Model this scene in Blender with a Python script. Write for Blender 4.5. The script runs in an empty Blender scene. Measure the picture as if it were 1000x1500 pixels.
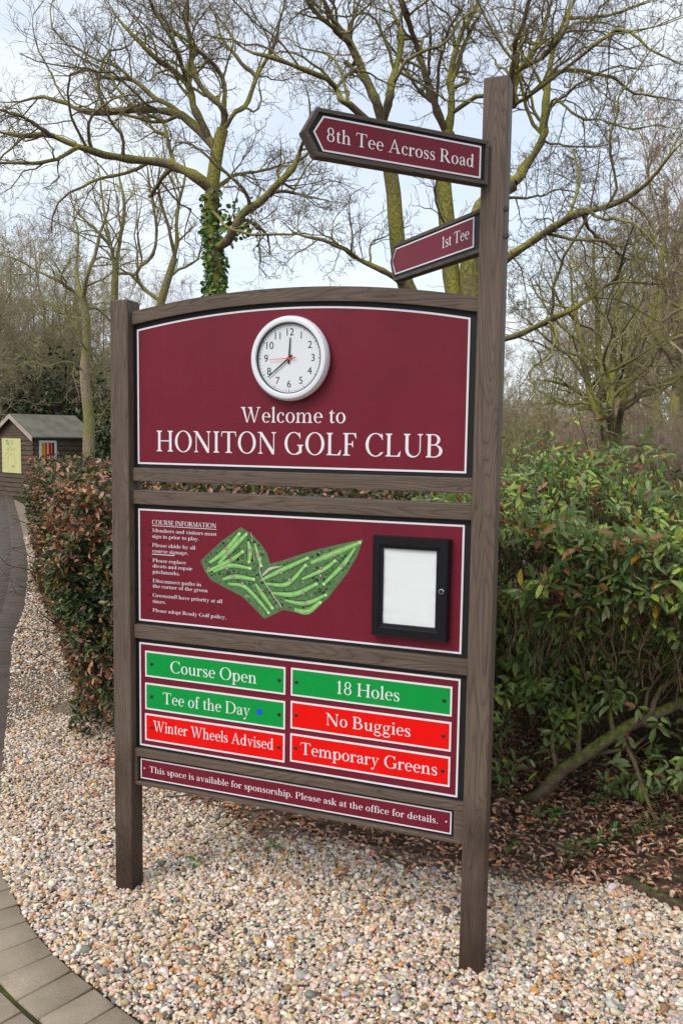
import bpy, bmesh, math, random
import numpy as np
from mathutils import Vector, Matrix

SC = bpy.context.scene
COL = SC.collection
RNG = np.random.default_rng(7)
random.seed(7)
PI = math.pi

# ------------------------------------------------------------------ camera
F_PX, YAW, PITCH, ROLL = 1230.54, .3587, -.0897, .0144
CAM = np.array([1.7575, -2.5888, 1.7172])
cy, sy = math.cos(YAW), math.sin(YAW); cp, sp = math.cos(PITCH), math.sin(PITCH)
cr, sr = math.cos(ROLL), math.sin(ROLL)
FW = np.array([-sy*cp, cy*cp, sp]); R0 = np.array([cy, sy, 0.]); U0 = np.cross(R0, FW)
RT = cr*R0 + sr*U0; UP = -sr*R0 + cr*U0
cam = bpy.data.cameras.new('camera')
cam.sensor_fit = 'VERTICAL'; cam.sensor_height = 36; cam.lens = F_PX/1500*36
cam.clip_start = .05; cam.clip_end = 2000
camo = bpy.data.objects.new('camera', cam); COL.objects.link(camo)
camo.matrix_world = Matrix(((RT[0], UP[0], -FW[0], CAM[0]), (RT[1], UP[1], -FW[1], CAM[1]),
                            (RT[2], UP[2], -FW[2], CAM[2]), (0, 0, 0, 1)))
SC.camera = camo

# ------------------------------------------------------------------ light
SUN_DIR = Vector((-.42, -1.0, 1.15)).normalized()          # towards the sun: behind the camera, to the left
EXPOSURE, SUN_W, SKY_W, CLOUD_W = .46, 1.45, .15, .82
world = bpy.data.worlds.new("World"); SC.world = world; world.use_nodes = True
wn, wl = world.node_tree.nodes, world.node_tree.links
wn.clear()
w_out = wn.new('ShaderNodeOutputWorld')
sky = wn.new('ShaderNodeTexSky'); sky.sky_type = 'NISHITA'; sky.sun_disc = False
sky.sun_elevation = math.asin(SUN_DIR.z); sky.sun_rotation = math.atan2(SUN_DIR.x, SUN_DIR.y)
sky.air_density = 1.0; sky.dust_density = .6; sky.ozone_density = 1.3
bg_sky = wn.new('ShaderNodeBackground'); bg_sky.inputs[1].default_value = SKY_W
wl.new(sky.outputs[0], bg_sky.inputs[0])
bg_cl = wn.new('ShaderNodeBackground'); bg_cl.inputs[0].default_value = (.90, .95, 1, 1); bg_cl.inputs[1].default_value = CLOUD_W
tc = wn.new('ShaderNodeTexCoord')
mp = wn.new('ShaderNodeMapping'); mp.inputs['Scale'].default_value = (1, 1, 2.0); mp.inputs['Location'].default_value = (.3, .1, .35)
wl.new(tc.outputs['Generated'], mp.inputs[0])
nz = wn.new('ShaderNodeTexNoise'); nz.inputs['Scale'].default_value = 2.6; nz.inputs['Detail'].default_value = 7
nz.inputs['Roughness'].default_value = .6; nz.inputs['Distortion'].default_value = .3
wl.new(mp.outputs[0], nz.inputs[0])
rp = wn.new('ShaderNodeValToRGB'); rp.color_ramp.elements[0].position = .40; rp.color_ramp.elements[1].position = .60
rp.color_ramp.elements[0].color = (.60, .60, .60, 1); rp.color_ramp.elements[1].color = (.93, .93, .93, 1)
wl.new(nz.outputs[0], rp.inputs[0])
mx = wn.new('ShaderNodeMixShader')
wl.new(rp.outputs[0], mx.inputs[0]); wl.new(bg_sky.outputs[0], mx.inputs[1]); wl.new(bg_cl.outputs[0], mx.inputs[2])
wl.new(mx.outputs[0], w_out.inputs[0])
sun = bpy.data.lights.new('sun', 'SUN'); sun.energy = SUN_W; sun.angle = math.radians(28); sun.color = (1, .955, .88)
suno = bpy.data.objects.new('sun', sun); COL.objects.link(suno)
suno.rotation_euler = (-SUN_DIR).to_track_quat('-Z', 'Y').to_euler()
SC.view_settings.view_transform = 'Standard'; SC.view_settings.look = 'None'
SC.view_settings.exposure = EXPOSURE; SC.view_settings.gamma = 1

# ------------------------------------------------------------------ helpers
def ray(u, v): return FW + RT*(u-500)/F_PX - UP*(v-750)/F_PX
def dep(u, v, D): return CAM + ray(u, v)*D                 # a point D metres in front of the camera
def gnd(u, v, z=0.):
    d = ray(u, v); return CAM + d*(z-CAM[2])/d[2]
def under(u, D):                                           # ground point in the direction u, D metres out
    p = dep(u, 640, D); p[2] = 0; return p
def srgb(r, g, b):
    f = lambda c: (c/255/12.92 if c <= 10 else ((c/255+.055)/1.055)**2.4)
    return (f(r), f(g), f(b))

class NT:
    def __init__(s, name):
        s.m = bpy.data.materials.new(name); s.m.use_nodes = True
        s.n, s.l = s.m.node_tree.nodes, s.m.node_tree.links
        s.b = s.n['Principled BSDF']
    def new(s, t, **kw):
        x = s.n.new(t)
        for k, v in kw.items():
            if k in x.inputs: x.inputs[k].default_value = v
            else: setattr(x, k, v)
        return x
    def coords(s, scale=(1, 1, 1), kind='Object'):
        t = s.new('ShaderNodeTexCoord'); m = s.new('ShaderNodeMapping'); m.inputs['Scale'].default_value = scale
        s.l.new(t.outputs[kind], m.inputs[0]); return m.outputs[0]
    def noise(s, co, scale, detail=3, rough=.5, dist=0.):
        x = s.new('ShaderNodeTexNoise'); x.inputs['Scale'].default_value = scale; x.inputs['Detail'].default_value = detail
        x.inputs['Roughness'].default_value = rough; x.inputs['Distortion'].default_value = dist
        if co is not None: s.l.new(co, x.inputs['Vector'])
        return x.outputs[0]
    def ramp(s, fac, stops):
        x = s.new('ShaderNodeValToRGB'); e = x.color_ramp.elements
        while len(e) < len(stops): e.new(.5)
        for i, (p, c) in enumerate(stops):
            e[i].position = p; e[i].color = (*c, 1) if len(c) == 3 else c
        s.l.new(fac, x.inputs[0]); return x.outputs[0]
    def math(s, op, a, b=None):
        x = s.new('ShaderNodeMath', operation=op)
        for i, q in enumerate((a, b)):
            if q is None: continue
            if isinstance(q, (int, float)): x.inputs[i].default_value = q
            else: s.l.new(q, x.inputs[i])
        return x.outputs[0]
    def mix(s, fac, a, b, mode='MIX'):
        x = s.new('ShaderNodeMix', data_type='RGBA', blend_type=mode)
        for i, q in ((0, fac), (6, a), (7, b)):
            if isinstance(q, (int, float)): x.inputs[i].default_value = q
            elif isinstance(q, tuple): x.inputs[i].default_value = (*q, 1)
            else: s.l.new(q, x.inputs[i])
        return x.outputs[2]
    def col(s, c):
        if isinstance(c, tuple): s.b.inputs['Base Color'].default_value = (*c, 1)
        else: s.l.new(c, s.b.inputs['Base Color'])
    def bump(s, h, strength=.3, dist=.01):
        x = s.new('ShaderNodeBump'); x.inputs['Strength'].default_value = strength; x.inputs['Distance'].default_value = dist
        s.l.new(h, x.inputs['Height']); s.l.new(x.outputs[0], s.b.inputs['Normal'])
    def fin(s, rough=.6, spec=.4):
        s.b.inputs['Roughness'].default_value = rough; s.b.inputs['Specular IOR Level'].default_value = spec
        return s.m

def paint(name, c, rough=.45, spec=.4, var=.12, scale=9, bump=0., dirt=0.):
    t = NT(name); n = t.noise(t.coords(), scale, 5, .6)
    t.col(t.ramp(n, [(.25, tuple(x*(1-var) for x in c)), (.75, tuple(min(1, x*(1+var)) for x in c))]))
    if dirt:                                                # dried rain streaks and dust
        sn = t.noise(t.coords((26, 26, 1.3)), 1.0, 4, .65); d2 = t.noise(t.coords(), 2.3, 4, .6)
        f = t.math('MULTIPLY', t.ramp(sn, [(.50, (0, 0, 0)), (.75, (1, 1, 1))]), t.ramp(d2, [(.35, (0, 0, 0)), (.7, (1, 1, 1))]))
        c0 = t.b.inputs['Base Color'].links[0].from_socket
        t.col(t.mix(t.math('MULTIPLY', f, dirt), c0, (.30, .25, .23)))
    if bump: t.bump(t.noise(t.coords(), 420, 2), bump, .002)
    return t.fin(rough, spec)

def wood_mat(name, axis, base=(.128, .090, .066)):
    """embossed wood grain: contour lines of a noise field stretched along the grain"""
    t = NT(name)
    s = [15, 15, 15]; s[axis] = 1.5
    co = t.coords(tuple(s)); n = t.noise(co, 1.0, 1.2, .45, .35)
    rings = t.math('FRACT', t.math('MULTIPLY', n, 21.0))
    line = t.ramp(rings, [(0, (.0, .0, .0)), (.16, (.75, .75, .75)), (.6, (1, 1, 1)), (1, (.55, .55, .55))])
    s2 = [160, 160, 160]; s2[axis] = 6
    fib = t.noise(t.coords(tuple(s2)), 1.0, 2, .6)
    big = t.noise(t.coords((2, 2, 2)), 1.6, 4, .6)
    c = t.ramp(big, [(.3, tuple(x*.86 for x in base)), (.7, tuple(x*1.14 for x in base))])
    c = t.mix(t.ramp(t.noise(t.coords((5, 5, 5)), 1.3, 5, .7), [(.60, (0, 0, 0)), (.80, (.30, .30, .30))]), c, (.105, .105, .060))   # faint green algae
    c = t.mix(1.0, c, t.ramp(line, [(0, (.58, .55, .54)), (1, (1.05, 1.05, 1.05))]), 'MULTIPLY')
    c = t.mix(1.0, c, t.ramp(fib, [(.3, (.78, .78, .78)), (.7, (1.16, 1.16, 1.16))]), 'MULTIPLY')
    if axis == 2:                                           # splash stain and algae at the foot of the posts
        g = t.new('ShaderNodeNewGeometry'); sx = t.new('ShaderNodeSeparateXYZ'); t.l.new(g.outputs['Position'], sx.inputs[0])
        h = t.math('ADD', sx.outputs[2], t.math('MULTIPLY', t.math('SUBTRACT', big, .5), .9))
        c = t.mix(1.0, c, t.ramp(h, [(.06, (.36, .31, .27)), (.62, (1, 1, 1))]), 'MULTIPLY')
    t.col(c)
    hgt = t.math('ADD', t.math('MULTIPLY', line, .7), t.math('MULTIPLY', fib, .35))
    t.bump(hgt, .55, .0022)
    return t.fin(.62, .35)

def leaf_mat(name, rough=.42, spec=.5, trans=.0):
    t = NT(name); a = t.new('ShaderNodeAttribute', attribute_name='tint')
    n = t.noise(t.coords(), 60, 2)
    t.col(t.mix(1.0, a.outputs[0], t.ramp(n, [(.3, (.82, .82, .82)), (.7, (1.12, 1.12, 1.12))]), 'MULTIPLY'))
    if trans:
        t.fin(rough, spec)
        tr = t.new('ShaderNodeBsdfTranslucent'); t.l.new(a.outputs[0], tr.inputs[0])
        m = t.new('ShaderNodeMixShader'); m.inputs[0].default_value = trans
        t.l.new(t.b.outputs[0], m.inputs[1]); t.l.new(tr.outputs[0], m.inputs[2])
        t.l.new(m.outputs[0], t.n['Material Output'].inputs[0]); return t.m
    return t.fin(rough, spec)

def bark_mat(name, bark, moss, amount=.5, scale=1.4):
    """bark with moss in patches and along the upper side of limbs"""
    t = NT(name); co = t.coords()
    g = t.new('ShaderNodeNewGeometry'); sx = t.new('ShaderNodeSeparateXYZ'); t.l.new(g.outputs['Normal'], sx.inputs[0])
    n1 = t.noise(co, scale, 4, .65); n2 = t.noise(co, 22, 5, .75)
    f = t.math('ADD', t.math('ADD', n1, t.math('MULTIPLY', sx.outputs[2], .26)), t.math('MULTIPLY', t.math('SUBTRACT', n2, .5), .55))
    fac = t.ramp(f, [(.60-amount*.35, (0, 0, 0)), (.78-amount*.35, (1, 1, 1))])
    bk = t.ramp(n2, [(.32, tuple(x*.42 for x in bark)), (.68, tuple(x*1.5 for x in bark))])
    ms = t.ramp(t.noise(co, 40, 2), [(.32, tuple(x*.5 for x in moss)), (.68, tuple(x*1.4 for x in moss))])
    t.col(t.mix(fac, bk, ms)); t.bump(n2, .7, .02)
    return t.fin(.85, .2)

M = {}
def link(o, parent=None):
    COL.objects.link(o)
    if parent is not None: o.parent = parent
    return o
def tag(o, label=None, cat=None, group=None, kind=None):
    if label: o['label'] = label
    if cat: o['category'] = cat
    if group: o['group'] = group
    if kind: o['kind'] = kind
    return o
def thing(name, label, cat, loc=(0, 0, 0), rotz=0., group=None):
    o = bpy.data.objects.new(name, None); COL.objects.link(o); o.empty_display_size = .1
    o.location = loc; o.rotation_euler = (0, 0, rotz)
    return tag(o, label, cat, group)

def mesh_np(name, V, F, mat, parent=None, tint=None, smooth=False, org=None):
    """V (n,3) world (or parent-local when org is None and parent rotated) ; F list of index arrays of equal row length"""
    V = np.asarray(V, np.float64)
    if org is None: org = np.zeros(3)
    if not isinstance(F, list): F = [F]
    me = bpy.data.meshes.new(name)
    me.vertices.add(len(V)); me.vertices.foreach_set('co', (V-np.asarray(org)).astype(np.float32).ravel())
    loops = np.concatenate([f.ravel() for f in F]).astype(np.int32)
    tot = np.concatenate([np.full(len(f), f.shape[1], np.int32) for f in F])
    st = np.concatenate([[0], np.cumsum(tot)[:-1]]).astype(np.int32)
    me.loops.add(len(loops)); me.loops.foreach_set('vertex_index', loops)
    me.polygons.add(len(tot)); me.polygons.foreach_set('loop_start', st); me.polygons.foreach_set('loop_total', tot)
    if smooth: me.polygons.foreach_set('use_smooth', np.ones(len(tot), bool))
    me.update(calc_edges=True)
    if tint is not None:
        a = me.color_attributes.new('tint', 'FLOAT_COLOR', 'POINT')
        c = np.ones((len(V), 4), np.float32); c[:, :3] = tint; a.data.foreach_set('color', c.ravel())
    me.materials.append(mat)
    o = bpy.data.objects.new(name, me); link(o, parent)
    if parent is None: o.location = org
    return o

class MB:
    """collects shapes, builds ONE mesh object"""
    def __init__(s): s.bm = bmesh.new()
    def box(s, x0, x1, y0, y1, z0, z1, bev=0., seg=1):
        vs = [s.bm.verts.new((x, y, z)) for x in (x0, x1) for y in (y0, y1) for z in (z0, z1)]
        fs = [s.bm.faces.new([vs[i] for i in q]) for q in ((0, 1, 3, 2), (4, 6, 7, 5), (0, 4, 5, 1), (2, 3, 7, 6), (0, 2, 6, 4), (1, 5, 7, 3))]
        if bev:
            es = list({e for f in fs for e in f.edges})
            bmesh.ops.bevel(s.bm, geom=es, offset=bev, segments=seg, affect='EDGES', profile=.5)
        return s
    def prism(s, pts, y0, y1, bev=0.):
        """outline in (x,z), counter-clockwise seen from -y, extruded from y0 (front) to y1"""
        a = [s.bm.verts.new((x, y0, z)) for x, z in pts]; b = [s.bm.verts.new((x, y1, z)) for x, z in pts]
        n = len(pts); f = [s.bm.faces.new(a), s.bm.faces.new(b[::-1])]
        for i in range(n): f.append(s.bm.faces.new([a[i], b[i], b[(i+1) % n], a[(i+1) % n]]))
        if bev:
            es = [e for e in f[0].edges]
            bmesh.ops.bevel(s.bm, geom=es, offset=bev, segments=2, affect='EDGES', profile=.5)
        return s
    def sheet(s, pts, y):
        s.bm.faces.new([s.bm.verts.new((x, y, z)) for x, z in pts]); return s
    def ring(s, outer, inner, y0, y1):
        """frame between two outlines of the same point count (x,z), from y0 front to y1 back"""
        n = len(outer)
        A, B = [[s.bm.verts.new((x, y0, z)) for x, z in q] for q in (outer, inner)]
        C_, D_ = [[s.bm.verts.new((x, y1, z)) for x, z in q] for q in (outer, inner)]
        for i in range(n):
            j = (i+1) % n
            s.bm.faces.new([A[i], A[j], B[j], B[i]]); s.bm.faces.new([C_[i], D_[i], D_[j], C_[j]])
            s.bm.faces.new([A[i], C_[i], C_[j], A[j]]); s.bm.faces.new([B[i], B[j], D_[j], D_[i]])
        return s
    def lathe(s, prof, cx, cz, y=0., n=64, cap0=True, cap1=True, sx=1.):
        """profile of (radius, y) spun about the y axis through (cx, cz)"""
        rings = []
        for r, yy in prof:
            rings.append([s.bm.verts.new((cx+sx*r*math.cos(2*PI*k/n), y+yy, cz+r*math.sin(2*PI*k/n))) for k in range(n)])
        for a, b in zip(rings, rings[1:]):
            for k in range(n): s.bm.faces.new([a[k], b[k], b[(k+1) % n], a[(k+1) % n]])
        if cap0: s.bm.faces.new(rings[0])
        if cap1: s.bm.faces.new(rings[-1][::-1])
        return s
    def build(s, name, mat, parent=None, smooth=False, org=(0, 0, 0), recalc=True):
        if recalc: bmesh.ops.recalc_face_normals(s.bm, faces=s.bm.faces)
        me = bpy.data.meshes.new(name)
        bmesh.ops.translate(s.bm, verts=s.bm.verts, vec=-Vector(org))
        s.bm.to_mesh(me); s.bm.free(); me.materials.append(mat)
        if smooth:
            me.polygons.foreach_set('use_smooth', np.ones(len(me.polygons), bool)); me.set_sharp_from_angle(angle=math.radians(38))
        o = bpy.data.objects.new(name, me); link(o, parent)
        if parent is None: o.location = org
        return o

def catmull(P, n):
    P = np.asarray(P, float); Q = np.vstack([2*P[0]-P[1], P, 2*P[-1]-P[-2]])
    d = np.concatenate([[0], np.cumsum(np.linalg.norm(np.diff(P, axis=0), axis=1))])
    t = np.linspace(0, d[-1], n); out = []
    for x in t:
        i = min(np.searchsorted(d, x, 'right')-1, len(P)-2); i = max(i, 0)
        u = (x-d[i])/max(1e-9, d[i+1]-d[i]); a, b, c, e = Q[i], Q[i+1], Q[i+2], Q[i+3]
        out.append(.5*((2*b)+(-a+c)*u+(2*a-5*b+4*c-e)*u*u+(-a+3*b-3*c+e)*u**3))
    return np.array(out)

def unit(v): return v/np.maximum(1e-9, np.linalg.norm(v, axis=-1, keepdims=True))

def tubes(groups, sides):
    """groups: list of (P (m,n,3), R (m,n)) -> V, F (quads)"""
    VV, FF, off = [], [], 0
    for P, R in groups:
        m, n, _ = P.shape
        if m == 0: continue
        T = unit(np.gradient(P, axis=1))
        ref = np.where(np.abs(T[:, :1, 2:3]) > .8, np.array([1., 0, 0]), np.array([0, 0, 1.]))
        A = unit(np.cross(T, np.broadcast_to(ref, T.shape))); B = np.cross(T, A)
        ang = np.arange(sides)*2*PI/sides
        V = P[:, :, None, :] + R[:, :, None, None]*(A[:, :, None, :]*np.cos(ang)[None, None, :, None] + B[:, :, None, :]*np.sin(ang)[None, None, :, None])
        idx = np.arange(m*n*sides).reshape(m, n, sides)+off
        a = idx[:, :-1, :]; b = idx[:, 1:, :]
        F = np.stack([a, np.roll(a, -1, 2), np.roll(b, -1, 2), b], -1).reshape(-1, 4)
        VV.append(V.reshape(-1, 3)); FF.append(F); off += m*n*sides
    return np.concatenate(VV), np.concatenate(FF)

def spawn(P, R, k, lf, ang, npts, wob, up, rf, t0=.2, t1=1., rng=RNG, rmin=.003, lmax=9., lmin=.04):
    """children of every polyline in the batch"""
    m, n, _ = P.shape
    L = np.linalg.norm(np.diff(P, axis=1), axis=2).sum(1)
    t = (t0+(t1-t0)*(np.arange(k)[None]+rng.random((m, k)))/k)
    f = t*(n-1); i = np.clip(f.astype(int), 0, n-2); fr = (f-i)[..., None]
    mi = np.arange(m)[:, None]
    base = P[mi, i]*(1-fr)+P[mi, i+1]*fr
    tan = unit(P[mi, i+1]-P[mi, i]); r = R[mi, i]*(1-fr[..., 0])+R[mi, i+1]*fr[..., 0]
    rv = unit(rng.normal(size=(m, k, 3))); side = unit(np.cross(tan, rv))
    a = np.radians(ang*(0.65+.7*rng.random((m, k))))[..., None]
    d = unit(tan*np.cos(a)+side*np.sin(a)+np.array([0, 0, up]))
    ln = np.clip(L[:, None]*lf*(1.15-.65*t)*(.6+.8*rng.random((m, k))), lmin, lmax)
    m2 = m*k; d = d.reshape(m2, 3); base = base.reshape(m2, 3); ln = ln.reshape(m2); r0 = np.maximum(r.reshape(m2)*rf, rmin)
    Q = np.zeros((m2, npts, 3)); Q[:, 0] = base
    for j in range(1, npts):
        d = unit(d+rng.normal(size=(m2, 3))*wob+np.array([0, 0, up*.25]))
        Q[:, j] = Q[:, j-1]+d*(ln/(npts-1))[:, None]
    S = np.linspace(1, .35, npts)[None]*r0[:, None]
    return Q, np.maximum(S, rmin*.6)

LT = np.array([(0, 0, 0), (.30, .38, .03), (.70, .36, .03), (1, 0, -.10), (.70, -.36, .03), (.30, -.38, .03), (.30, 0, -.05), (.70, 0, -.06)], float)
LF3 = np.array([(0, 5, 6), (0, 6, 1), (4, 3, 7), (7, 3, 2)]); LF4 = np.array([(5, 4, 7, 6), (6, 7, 2, 1)])
def leaves(pos, direc, nrm, length, width, tint, curl=1.):
    """one folded, drooping 8-point leaf per position"""
    n = len(pos); d = unit(direc); s = unit(np.cross(nrm, d)); u = np.cross(d, s)
    t = LT[None]
    if np.ndim(curl) == 0: curl = curl*(.4+1.9*np.random.default_rng(n).random(n))
    curl = curl[:, None, None]
    V = pos[:, None]+length[:, None, None]*(t[..., 0:1]*d[:, None]+curl*t[..., 2:3]*u[:, None])+width[:, None, None]*t[..., 1:2]*s[:, None]
    off = (np.arange(n)*8)[:, None, None]
    return V.reshape(-1, 3), [(LF3[None]+off).reshape(-1, 3), (LF4[None]+off).reshape(-1, 4)], np.repeat(tint, 8, axis=0)

def pick(pal, w, n, jit=.18, rng=RNG):
    pal = np.array(pal, float); w = np.array(w, float); i = rng.choice(len(pal), n, p=w/w.sum())
    return np.clip(pal[i]*(1+jit*rng.normal(size=(n, 1)))*(1+.06*rng.normal(size=(n, 3))), .004, .95)

# smooth value noise for outlines
_tab = np.random.default_rng(3).random((64, 64))
def vnoise(x, y):
    x = np.asarray(x, float); y = np.asarray(y, float)
    i = np.floor(x).astype(int); j = np.floor(y).astype(int); a = x-i; b = y-j
    a = a*a*(3-2*a); b = b*b*(3-2*b)
    g = lambda p, q: _tab[p % 64, q % 64]
    return (g(i, j)*(1-a)+g(i+1, j)*a)*(1-b)+(g(i, j+1)*(1-a)+g(i+1, j+1)*a)*b

# ------------------------------------------------------------------ lettering (an old-style serif drawn as outlines)
def _ell(cx, cy, rx, ry, a0, a1, n): return [(cx+rx*math.cos(math.radians(a0+(a1-a0)*i/n)), cy+ry*math.sin(math.radians(a0+(a1-a0)*i/n))) for i in range(n+1)]
def arc(cx, cy, rx, ry, a0, a1, wx, wy, n=22):
    o = _ell(cx, cy, rx, ry, a0, a1, n); i = _ell(cx, cy, rx-wx, ry-wy, a0, a1, n)
    return [o[:n//2+1]+i[:n//2+1][::-1], o[n//2:]+i[n//2:][::-1]]
def full(cx, cy, rx, ry, wx, wy): return arc(cx, cy, rx, ry, 0, 180, wx, wy)+arc(cx, cy, rx, ry, 180, 360, wx, wy)
def rect(x0, y0, x1, y1): return [[(x0, y0), (x1, y0), (x1, y1), (x0, y1)]]
def stroke(pts, ws, n=14):
    P = catmull([(x, y, w) for (x, y), w in zip(pts, ws)], n)
    t = np.gradient(P[:, :2], axis=0); t /= np.maximum(1e-9, np.linalg.norm(t, axis=1))[:, None]
    nn = np.stack([-t[:, 1], t[:, 0]], 1); a = P[:, :2]+nn*P[:, 2:]/2; b = P[:, :2]-nn*P[:, 2:]/2
    return [[tuple(q) for q in b]+[tuple(q) for q in a[::-1]]]
def dot(x, y, r): return [_ell(x, y, r, r, 0, 345, 14)]
def foot(x, w, y=0, l=6.5, r=6.5, s=1):
    """bracketed serif at height y; s=-1 hangs it from a cap line"""
    h = w/2
    q = [(x-h-l, y), (x+h+r, y), (x+h+r, y+s*2.4), (x+h+1.2, y+s*4.2), (x+h, y+s*8), (x-h, y+s*8), (x-h-1.2, y+s*4.2), (x-h-l, y+s*2.4)]
    return [q if s > 0 else q[::-1]]
def flag(x, w, y): return [[(x-w/2-6, y-6), (x-w/2, y-9), (x+w/2, y-9), (x+w/2, y+1), (x+w/2-2, y+1)]]
W1, W2 = 10.5, 9.2
def st(x, y0, y1, w=W1): return rect(x-w/2, y0, x+w/2, y1)
def cap(x, w=W1, lb=6.5, rb=6.5, lt=6.5, rt=6.5): return st(x, 0, 70, w)+foot(x, w, 0, lb, rb)+foot(x, w, 70, lt, rt, -1)
G = {}
G['H'] = (78, cap(15)+cap(63)+rect(15, 34, 63, 37.5))
G['O'] = (79, full(39.5, 35, 36, 36.5, 11, 3))
G['N'] = (80, st(14, 0, 70, 3.6)+foot(14, 3.6)+st(66, 0, 70, 3.6)+foot(66, 3.6, 70, 7, 7, -1)+[[(2, 70), (2, 67.6), (10, 66), (60, -1.5), (67.8, -1.5), (67.8, 8), (19, 70)]])
G['I'] = (33, cap(16.5))
G['T'] = (66, st(33, 0, 70)+foot(33, W1, 0, 8, 8)+rect(4, 66.5, 62, 70)+[[(2, 53), (4, 53), (8, 66.6), (4, 70)], [(62, 70), (58, 66.6), (62, 53), (64, 53)]])
G['L'] = (60, cap(15)+rect(15, 0, 54, 3.2)+[[(54, 0), (57, 17), (54.8, 17), (45, 3.1)]])
G['E'] = (62, cap(15)+rect(15, 0, 54, 3.2)+[[(54, 0), (57, 17), (54.8, 17), (45, 3.1)]]+rect(15, 66.8, 52, 70)+[[(52, 70), (44, 66.9), (52, 54), (54, 54)]]+rect(15, 35, 40, 38.2)+[[(40, 28), (42, 28), (42, 46), (40, 46), (36, 38), (36, 35)]])
G['F'] = (57, cap(15, rb=9)+rect(15, 66.8, 50, 70)+[[(50, 70), (42, 66.9), (50, 53), (52, 53)]]+rect(15, 34, 38, 37.2)+[[(38, 26), (40, 26), (40, 46), (38, 46), (34, 37), (34, 34)]])
G['C'] = (70, arc(39, 35, 36, 36.5, 42, 318, 11, 3)+[[(62.5, 70), (60.5, 70), (58, 62), (62.5, 50), (64.5, 50)], [(64, 14), (66, 13.5), (66, 12), (62, 8), (58, 8)]])
G['G'] = (78, arc(39, 35, 36, 36.5, 42, 312, 11, 3)+[[(62.5, 70), (60.5, 70), (58, 62), (62.5, 50), (64.5, 50)]]+st(64, 5, 30)+foot(64, W1, 31, 7, 6, -1)+stroke([(64, 9), (56, 3), (48, 0)], [9, 5, 3], 8))
G['U'] = (78, st(17, 22, 70)+foot(17, W1, 70, 6.5, 6.5, -1)+st(63, 22, 70, 3.6)+foot(63, 3.6, 70, 7, 7, -1)+[_ell(38.2, 23, 26.5, 24.5, 180, 360, 20)+_ell(42, 23, 19.2, 20, 360, 180, 20)])
G['B'] = (66, cap(15, rb=0, rt=0)+rect(15, 0, 31, 3)+rect(15, 67, 29, 70)+rect(15, 36, 31, 39)+arc(29, 53, 23, 17, -90, 90, 10, 3)+arc(31, 19.5, 29, 19.5, -90, 90, 10.8, 3))
G['D'] = (78, cap(15, rb=0, rt=0)+rect(15, 0, 32, 3)+rect(15, 67, 32, 70)+arc(32, 35, 42, 35, -90, 90, 11, 3))
G['P'] = (60, cap(15, rt=0)+rect(15, 67, 30, 70)+rect(15, 30, 30, 33)+arc(30, 50, 26, 20, -90, 90, 10.5, 3))
G['R'] = (70, cap(15, rt=0)+rect(15, 67, 29, 70)+rect(15, 33, 29, 36)+arc(29, 51.5, 24, 18.5, -90, 90, 10.5, 3)+[[(27, 34), (54, 0), (70, 0), (70, 2.2), (64, 4), (39, 36)]])
G['A'] = (74, [[(10, 2), (14, 2), (38, 62), (36, 70), (35, 70)], [(35.5, 72), (54, 2), (65.5, 2), (39.5, 72)]]+rect(19, 22, 52, 25.4)+foot(12, 4, 0, 8, 8)+foot(60, 11, 0, 6, 6))
G['M'] = (92, st(14, 0, 70, 3.6)+foot(14, 3.6, 0)+cap(77, lt=0)+[[(4, 70), (4, 67.5), (12, 67), (43, 2), (46, 2), (49, 8), (19, 70)], [(43, 2), (46, 2), (76, 70), (71, 70)]])
G['S'] = (48, stroke([(39, 55), (34, 66), (24, 69.5), (13, 66), (8.5, 56), (13, 46), (25, 37), (37, 28), (41, 17), (36, 5), (24, .5), (12, 4), (7, 16)], [3, 4, 3, 5, 9, 10, 11, 10.5, 9, 5, 3, 4, 3], 40)+[[(38, 70), (37, 70), (37, 50), (40, 50), (40.5, 54)], [(7, 0), (8, 0), (8, 20), (5.5, 20), (5.5, 14)]])
G['W'] = (104, [[(10, 70), (32, -1), (37, -1), (21.5, 70)], [(33, -1), (37, -1), (56, 64), (53, 64)], [(45, 70), (67, -1), (72, -1), (56.5, 70)], [(68, -1), (72, -1), (93, 70), (89, 70)]]+foot(15, 11, 70, 6, 6, -1)+foot(50, 11, 70, 6, 4, -1)+foot(91, 4, 70, 7, 7, -1))
X = 46
G['a'] = (44, stroke([(8, 34), (11, 41), (20, 45), (29, 42), (32, 31)], [7, 5, 3, 5, 9], 16)+dot(9.5, 35, 4.3)+st(32.3, 6, 32, W2)+stroke([(32, 28), (20, 25), (9, 18), (8.5, 9), (15, 2.5), (24, 4), (32, 11)], [2.5, 3.2, 6, 8, 6, 3.2, 2.5], 22)+stroke([(32, 9), (35, 2.5), (42, 4)], [8, 5, 2.5], 8))
G['b'] = (52, st(12, 0, 71, W2)+flag(12, W2, 71)+full(28, 23, 20, 24, 9.4, 3))
G['c'] = (43, arc(24, 23, 20, 24, 48, 320, 9.4, 3)+dot(34, 36.5, 4.6))
G['d'] = (54, full(23.5, 23, 20, 24, 9.4, 3)+st(40, 0, 71, W2)+flag(40, W2, 71)+foot(40, W2, 0, 0, 6))
G['e'] = (46, arc(24, 23, 20.5, 24, 0, 316, 9.2, 3)+rect(9, 24, 44, 27))
G['f'] = (31, st(15, 0, 58, W2)+foot(15, W2)+stroke([(15, 54), (16.5, 65), (23, 70.5), (31, 66)], [W2, 7, 4, 6], 12)+rect(3, 42.8, 28, 46)+dot(30.5, 65.5, 4))
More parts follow.
